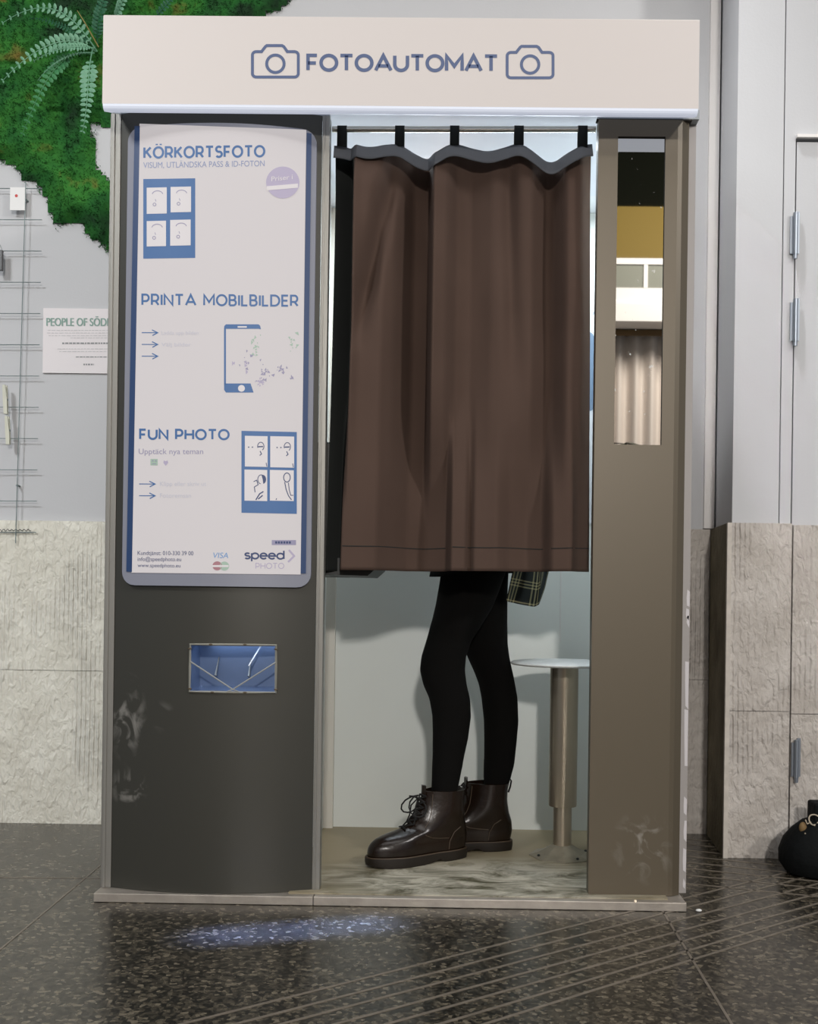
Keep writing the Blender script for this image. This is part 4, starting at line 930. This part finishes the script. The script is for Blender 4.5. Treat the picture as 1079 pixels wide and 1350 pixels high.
for y in gy:
    for x in gx:
        c_ = [(x, y), (x + stp, y), (x + stp, y + stp), (x, y + stp)]
        if all(p in idx for p in c_): fs.append([idx[p] for p in c_])
q.add(vs, fs); M_moss = moss_mat(); mb_ = build('moss_bed', q, M_moss, moss, smooth=True); mb_['kind'] = 'stuff'
q = MB(); cnt = 0
while cnt < 32000:
    x, y = random.uniform(-140, 410), random.uniform(-112, 340)
    if (x > 150 and y > 30) or not inside(x + random.gauss(0, 2), y + random.gauss(0, 2), P_moss): continue
    cnt += 1; p = at(x, y, mdep(x, y) + .004) if inside(x, y, P_moss) else at(x, y, WY - .006)
    L = random.uniform(.006, .016); dd = Vector((random.gauss(0, .7), -1, random.gauss(-.1, .7))).normalized(); s_ = dd.cross(Vector((random.random(), random.random(), random.random()))).normalized() * random.uniform(.0012, .0026)
    t_ = dd.cross(s_)
    q.add([p + s_, p - s_ * .5 + t_ * .8, p - s_ * .5 - t_ * .8, p + dd * L], [(0, 1, 3), (1, 2, 3), (2, 0, 3)])
mt = build('moss_tufts', q, M_moss, moss); mt['kind'] = 'stuff'
# fern
fern = empty('fern', tuple(at(128, 66, .66)), 'grey-green fern growing out of the moss beside the booth sign', 'fern')
M_f1 = mat('fern_grey_green', (112, 164, 132), .55, var=.2, vscale=20); M_f2 = mat('fern_green', (60, 128, 78), .6, var=.2, vscale=20); M_f3 = mat('dry_stem', (140, 128, 72), .7); M_f4 = mat('dark_fern', (34, 92, 62), .6)
def bez(P, t):
    P = [Vector(p) for p in P]
    while len(P) > 1: P = [a.lerp(b, t) for a, b in zip(P, P[1:])]
    return P[0]
def frond(pts, ys, leaf, m_, n_=22, t0=.12, tip=.35):
    P = [at(x, y, Y) for (x, y), Y in zip(pts, ys)]; q = MB(); cs = [bez(P, i / 24) for i in range(25)]; q.tube(cs, [lerp(.0022, .0008, i / 24) for i in range(25)], 5)
    for i in range(n_):
        t = lerp(t0, 1, i / (n_ - 1)); c = bez(P, t); tg = (bez(P, min(1, t + .01)) - bez(P, max(0, t - .01))).normalized(); s = tg.cross(Vector((0, 1, 0))).normalized()
        L = leaf * (min(1, (t - t0) * 6 + .5)) * (1 - (1 - tip) * max(0, (t - .45) / .55)) * .0021
        for sg in (-1, 1):
            d = (s * sg + tg * .35 + Vector((0, random.uniform(-.35, .1), 0))).normalized(); wv = d.cross(Vector((0, 1, 0))).normalized() * L * .27; up_ = Vector((0, -.0012, 0))
            q.add([c, c + d * L * .3 + wv, c + d * L * .75 + wv * .8, c + d * L, c + d * L * .75 - wv * .8, c + d * L * .3 - wv, c + d * L * .5 + up_ - Vector((0, .001, 0))],
                  [(0, 1, 6), (1, 2, 6), (2, 3, 6), (3, 4, 6), (4, 5, 6), (5, 0, 6)])
    build('frond', q, m_, fern)
frond([(128, 68), (100, 25), (70, -15), (4, 30)], [.68, .62, .60, .64], 10, M_f1, 17)
frond([(126, 68), (95, 40), (50, 55), (4, 106)], [.68, .60, .58, .64], 12, M_f1, 18)
frond([(122, 66), (115, 90), (118, 130), (109, 173)], [.67, .60, .58, .62], 13, M_f1, 15, .2)
frond([(124, 70), (100, 66), (70, 78), (50, 106)], [.67, .61, .61, .65], 3, M_f1, 20)
frond([(122, 72), (80, 60), (55, 110), (30, 176)], [.68, .64, .62, .66], 12, M_f2, 18, .25)
frond([(126, 64), (110, 60), (80, 58), (45, 80)], [.67, .59, .58, .62], 7, M_f1, 18)
frond([(129, 60), (126, 30), (134, 0), (150, -30)], [.68, .63, .6, .62], 10, M_f4, 18)
frond([(126, 62), (108, 48), (75, 25), (40, 24)], [.68, .64, .62, .66], 6, M_f4, 22)
frond([(148, 30), (156, 16), (164, 0), (170, -30)], [.7, .63, .6, .6], 9, M_f1, 12)
frond([(200, 30), (215, 10), (226, 0), (240, -20)], [.71, .66, .66, .66], 7, M_f4, 12)
q = MB(); q.tube([at(102, 14, .62), at(112, 30, .61), at(130, 62, .66)], [.001, .0018, .0022], 5); build('dry_stem', q, M_f3, fern)

# wire grid
grid = empty('wire_grid', tuple(at(27, 480, WY - .02)), 'pale wire grid panel mounted on the plaster at the left edge', 'wire grid')
GY = WY - .02
q = MB(); q.tube([at(34, 240, GY - .003), at(20.5, 716, GY - .003)], .0013, 6); build('vertical_wire', q, M_wire, grid)
for i in range(12):
    y = 248 + i * 41.2; xr = 56 - i * .75; q = MB(); q.tube([at(-160, y, GY), at(xr, y + .6, GY)], .0013, 6); build('horizontal_wire', q, M_wire, grid)
q = MB(); q.tube([at(-60, 170, GY - .003), at(-70, 716, GY - .003)], .0013, 6); build('vertical_wire', q, M_wire, grid)
for (x, y) in ((33, 262), (22, 640)):
    q = MB(); a = at(x, y, GY - .003); q.tube([a, Vector((a.x, WY - .0005, a.z))], .003, 8); build('standoff', q, M_wire, grid)
def flatbox(name, x0, y0, x1, y1, Y, th, m_, parent=None):
    a, b = at(x0, y1, Y), at(x1, y0, Y); q = MB(); q.box((a.x, Y, a.z), (b.x, Y + th, b.z)); return build(name, q, m_, parent)
M_card = mat('white_card', (222, 222, 220), .6)
card = flatbox('card', 13, 247, 33, 277, GY - .0065, .0012, M_card); setp(card, 'small white card with a red dot clipped to the wire grid', 'card')
q = MB(); a = at(21.5, 258, GY - .0072); q.add([a + Vector((.0045 * math.cos(t), 0, .0045 * math.sin(t))) for t in [k * math.pi / 6 for k in range(12)]], [tuple(range(12))]); build('red_dot', q, mat('red_print', (190, 70, 66), .6), card)
for k, (x, y0, y1, lab) in enumerate(((8, 508, 546, 'pale clothes peg on the grid, the upper of the two'), (11, 549, 586, 'pale clothes peg on the grid, the lower of the two'))):
    e_ = empty('clothes_peg', tuple(at(x, y1, GY - .014)), lab, 'clothes peg', 'pegs on the wire grid')
    a, b = at(x, y1, GY - .014), at(x - 1.5, y0, GY - .014)
    for sg in (-1, 1):
        q = MB(); q.loft([[Vector((p.x - w_, p.y + sg * dy_ - .0025, p.z)), Vector((p.x + w_, p.y + sg * dy_ - .0025, p.z)), Vector((p.x + w_, p.y + sg * dy_ + .0025, p.z)), Vector((p.x - w_, p.y + sg * dy_ + .0025, p.z))] for p, w_, dy_ in ((a, .005, .003), (a.lerp(b, .5), .006, .003), (b, .004, .007))])
        build('peg_half', q, mat('pale_peg', (206, 206, 190), .7) if 'pale_peg' not in bpy.data.materials else bpy.data.materials['pale_peg'], e_)
    q = MB(); c_ = a.lerp(b, .5); q.tube([c_ + Vector((-.007, 0, 0)), c_ + Vector((.007, 0, 0))], .0035, 8); build('spring', q, M_wire, e_)
e_ = empty('binder_clip', tuple(at(1, 342, GY - .012)), 'dark grey clip on the wire grid at the left picture edge', 'clip')
q = MB(); a, b = at(-6, 357, GY - .012), at(4, 330, GY - .012); q.box((a.x, a.y - .006, a.z), (b.x, a.y + .006, b.z)); build('clip_body', q, mat('grey_clip', (84, 84, 86), .4), e_, bevel=.002)
q = MB(); q.tube([(a.x, a.y - .007, b.z), (a.x + .004, a.y - .012, b.z + .012), (b.x - .004, a.y - .012, b.z + .012), (b.x, a.y - .007, b.z)], .0009, 6); build('clip_handle', q, M_wire, e_)
# shadow of a grid wire on the rough stone, built as a dark tube
q = MB(); q.tube([at(-20 + i * 1.6, 698.5 + 1.4 * math.sin(i * 1.9) + (i % 3) * .4, GY - .002) for i in range(39)], .0013, 5); setp(build('wire_shadow', q, mat('wire_shadow_grey', (70, 72, 68), .8)), 'thin dark wavy line painting a grid wire shadow along the top of the pale stone', 'wire_shadow')
# wall poster
Yp = WY - .006
po = flatbox('wall_poster', 56, 407.5, 176, 491.5, Yp, .004, mat('poster_paper', (222, 217, 218), .6)); setp(po, 'white wall poster headed PEOPLE OF SÖDER, half hidden by the booth', 'poster')
Wm = lambda x, y: at(x, y, Yp - .0006)
q = MB(); bword(q, 'PEOPLE OF SÖDERMALM', 61.9, 429.5, 182.9, 430, 11, lambda x, y: at(x, y, Yp - .0010)); bword(q, 'PEOPLE OF SÖDERMALM', 61, 429.5, 182, 430, 11, Wm); bword(q, 'PEOPLE OF SÖDERMALM', 61.5, 429.5, 182.5, 430, 11, lambda x, y: at(x, y, Yp - .0008)); build('poster_heading', q, mat('poster_green_ink', (132, 160, 150), .7), po)
q = MB()
for y, a, b in ((435, 63, 168), (438.5, 62, 168), (442, 64, 168), (445, 93, 150), (459.5, 76, 165), (463, 78, 165)):
    x = a
    while x < b: w_ = random.uniform(2, 6); q.add([Wm(x, y), Wm(min(b, x + w_), y), Wm(min(b, x + w_), y + .9), Wm(x, y + .9)], [(0, 1, 2, 3)]); x += w_ + 1.2
build('poster_body_text', q, mat('poster_faint_ink', (196, 194, 196), .7), po)
q = MB()
for y, a, b, h in ((451.5, 82, 160, 2.0), (470, 100, 155, 1.2), (479.5, 110, 124, 2.0)):
    x = a
    while x < b: w_ = random.uniform(1.5, 5); q.add([Wm(x, y), Wm(min(b, x + w_), y), Wm(min(b, x + w_), y + h), Wm(x, y + h)], [(0, 1, 2, 3)]); x += w_ + 1
build('poster_bold_text', q, mat('poster_grey_ink', (136, 138, 140), .7), po)

# ------------------------------------------------------------------ black bag at the right edge
bc = Vector((.955, .30, 0)); bag = empty('bag', tuple(bc), 'black bag with a pale knotted string on the floor at the right edge', 'bag')
M_bag = mat('black_bag_cloth', (8, 11, 12), .8, spec=.2, bump=.3, bscale=60)
q = MB(); rings = []
for z, r in ((.001, .07), (.006, .088), (.03, .104), (.06, .104), (.09, .094), (.115, .074), (.135, .05), (.142, .03)):
    rings.append([bc + Vector((r * 1.0 * math.cos(t) * (1 + .06 * noise.noise(Vector((math.cos(t) * 2, math.sin(t) * 2, z * 20)))), r * .85 * math.sin(t) * (1 + .06 * noise.noise(Vector((math.cos(t) * 2 + 5, math.sin(t) * 2, z * 20)))), z)) for t in [2 * math.pi * k / 32 for k in range(32)]])
q.loft(rings); build('bag_body', q, M_bag, bag, smooth=True)
a = at(1069, 1090, .30); q = MB(); q.box((a.x, .27, .11), (a.x + .10, .33, .183)); build('bag_flap', q, M_bag, bag, bevel=.006)
q = MB(); k = at(1074, 1083, .262)
q.tube([k + Vector((.013 * math.cos(t) , -.004 * math.sin(2 * t), .013 * math.sin(t) + .004)) for t in [2 * math.pi * i / 16 for i in range(16)]], .0018, 6, closed=True); q.tube([k + Vector((-.008, 0, -.002)), k + Vector((-.018, -.002, -.006)), k + Vector((-.022, 0, .004))], .0016, 6); q.tube([k + Vector((0, 0, -.008)), k + Vector((.006, -.003, -.02))], .0016, 6)
build('cord_knot', q, mat('pale_cord', (180, 168, 148), .8), bag)
q = MB(); q.ball(at(1059, 1091, .27), (.010, .008, .014), 12, 8); build('tan_toggle', q, mat('tan_toggle', (120, 96, 60), .7), bag, smooth=True)
q = MB(); q.ball(at(1062, 1099, .225), .0025, 8, 6); build('stud', q, M_steel, bag)
# small litter by the booth corner
q = MB(); q.ball((.565, -.045, .003), (.007, .006, .003), 8, 6); setp(build('paper_scrap', q, M_card), 'tiny pale scrap on the floor by the right end of the booth base', 'scrap')

for o in bpy.data.objects:
    if o.name.split('.')[0] in ('portrait_line_art', 'faded_text', 'confetti_print', 'poster_body_text', 'poster_bold_text', 'contact_text', 'photo_frames', 'phone_details', 'face_dots', 'tag_text', 'seam_stitch', 'sticker_text', 'notice_print', 'subheading', 'poster_heading'): o['kind'] = 'stuff'
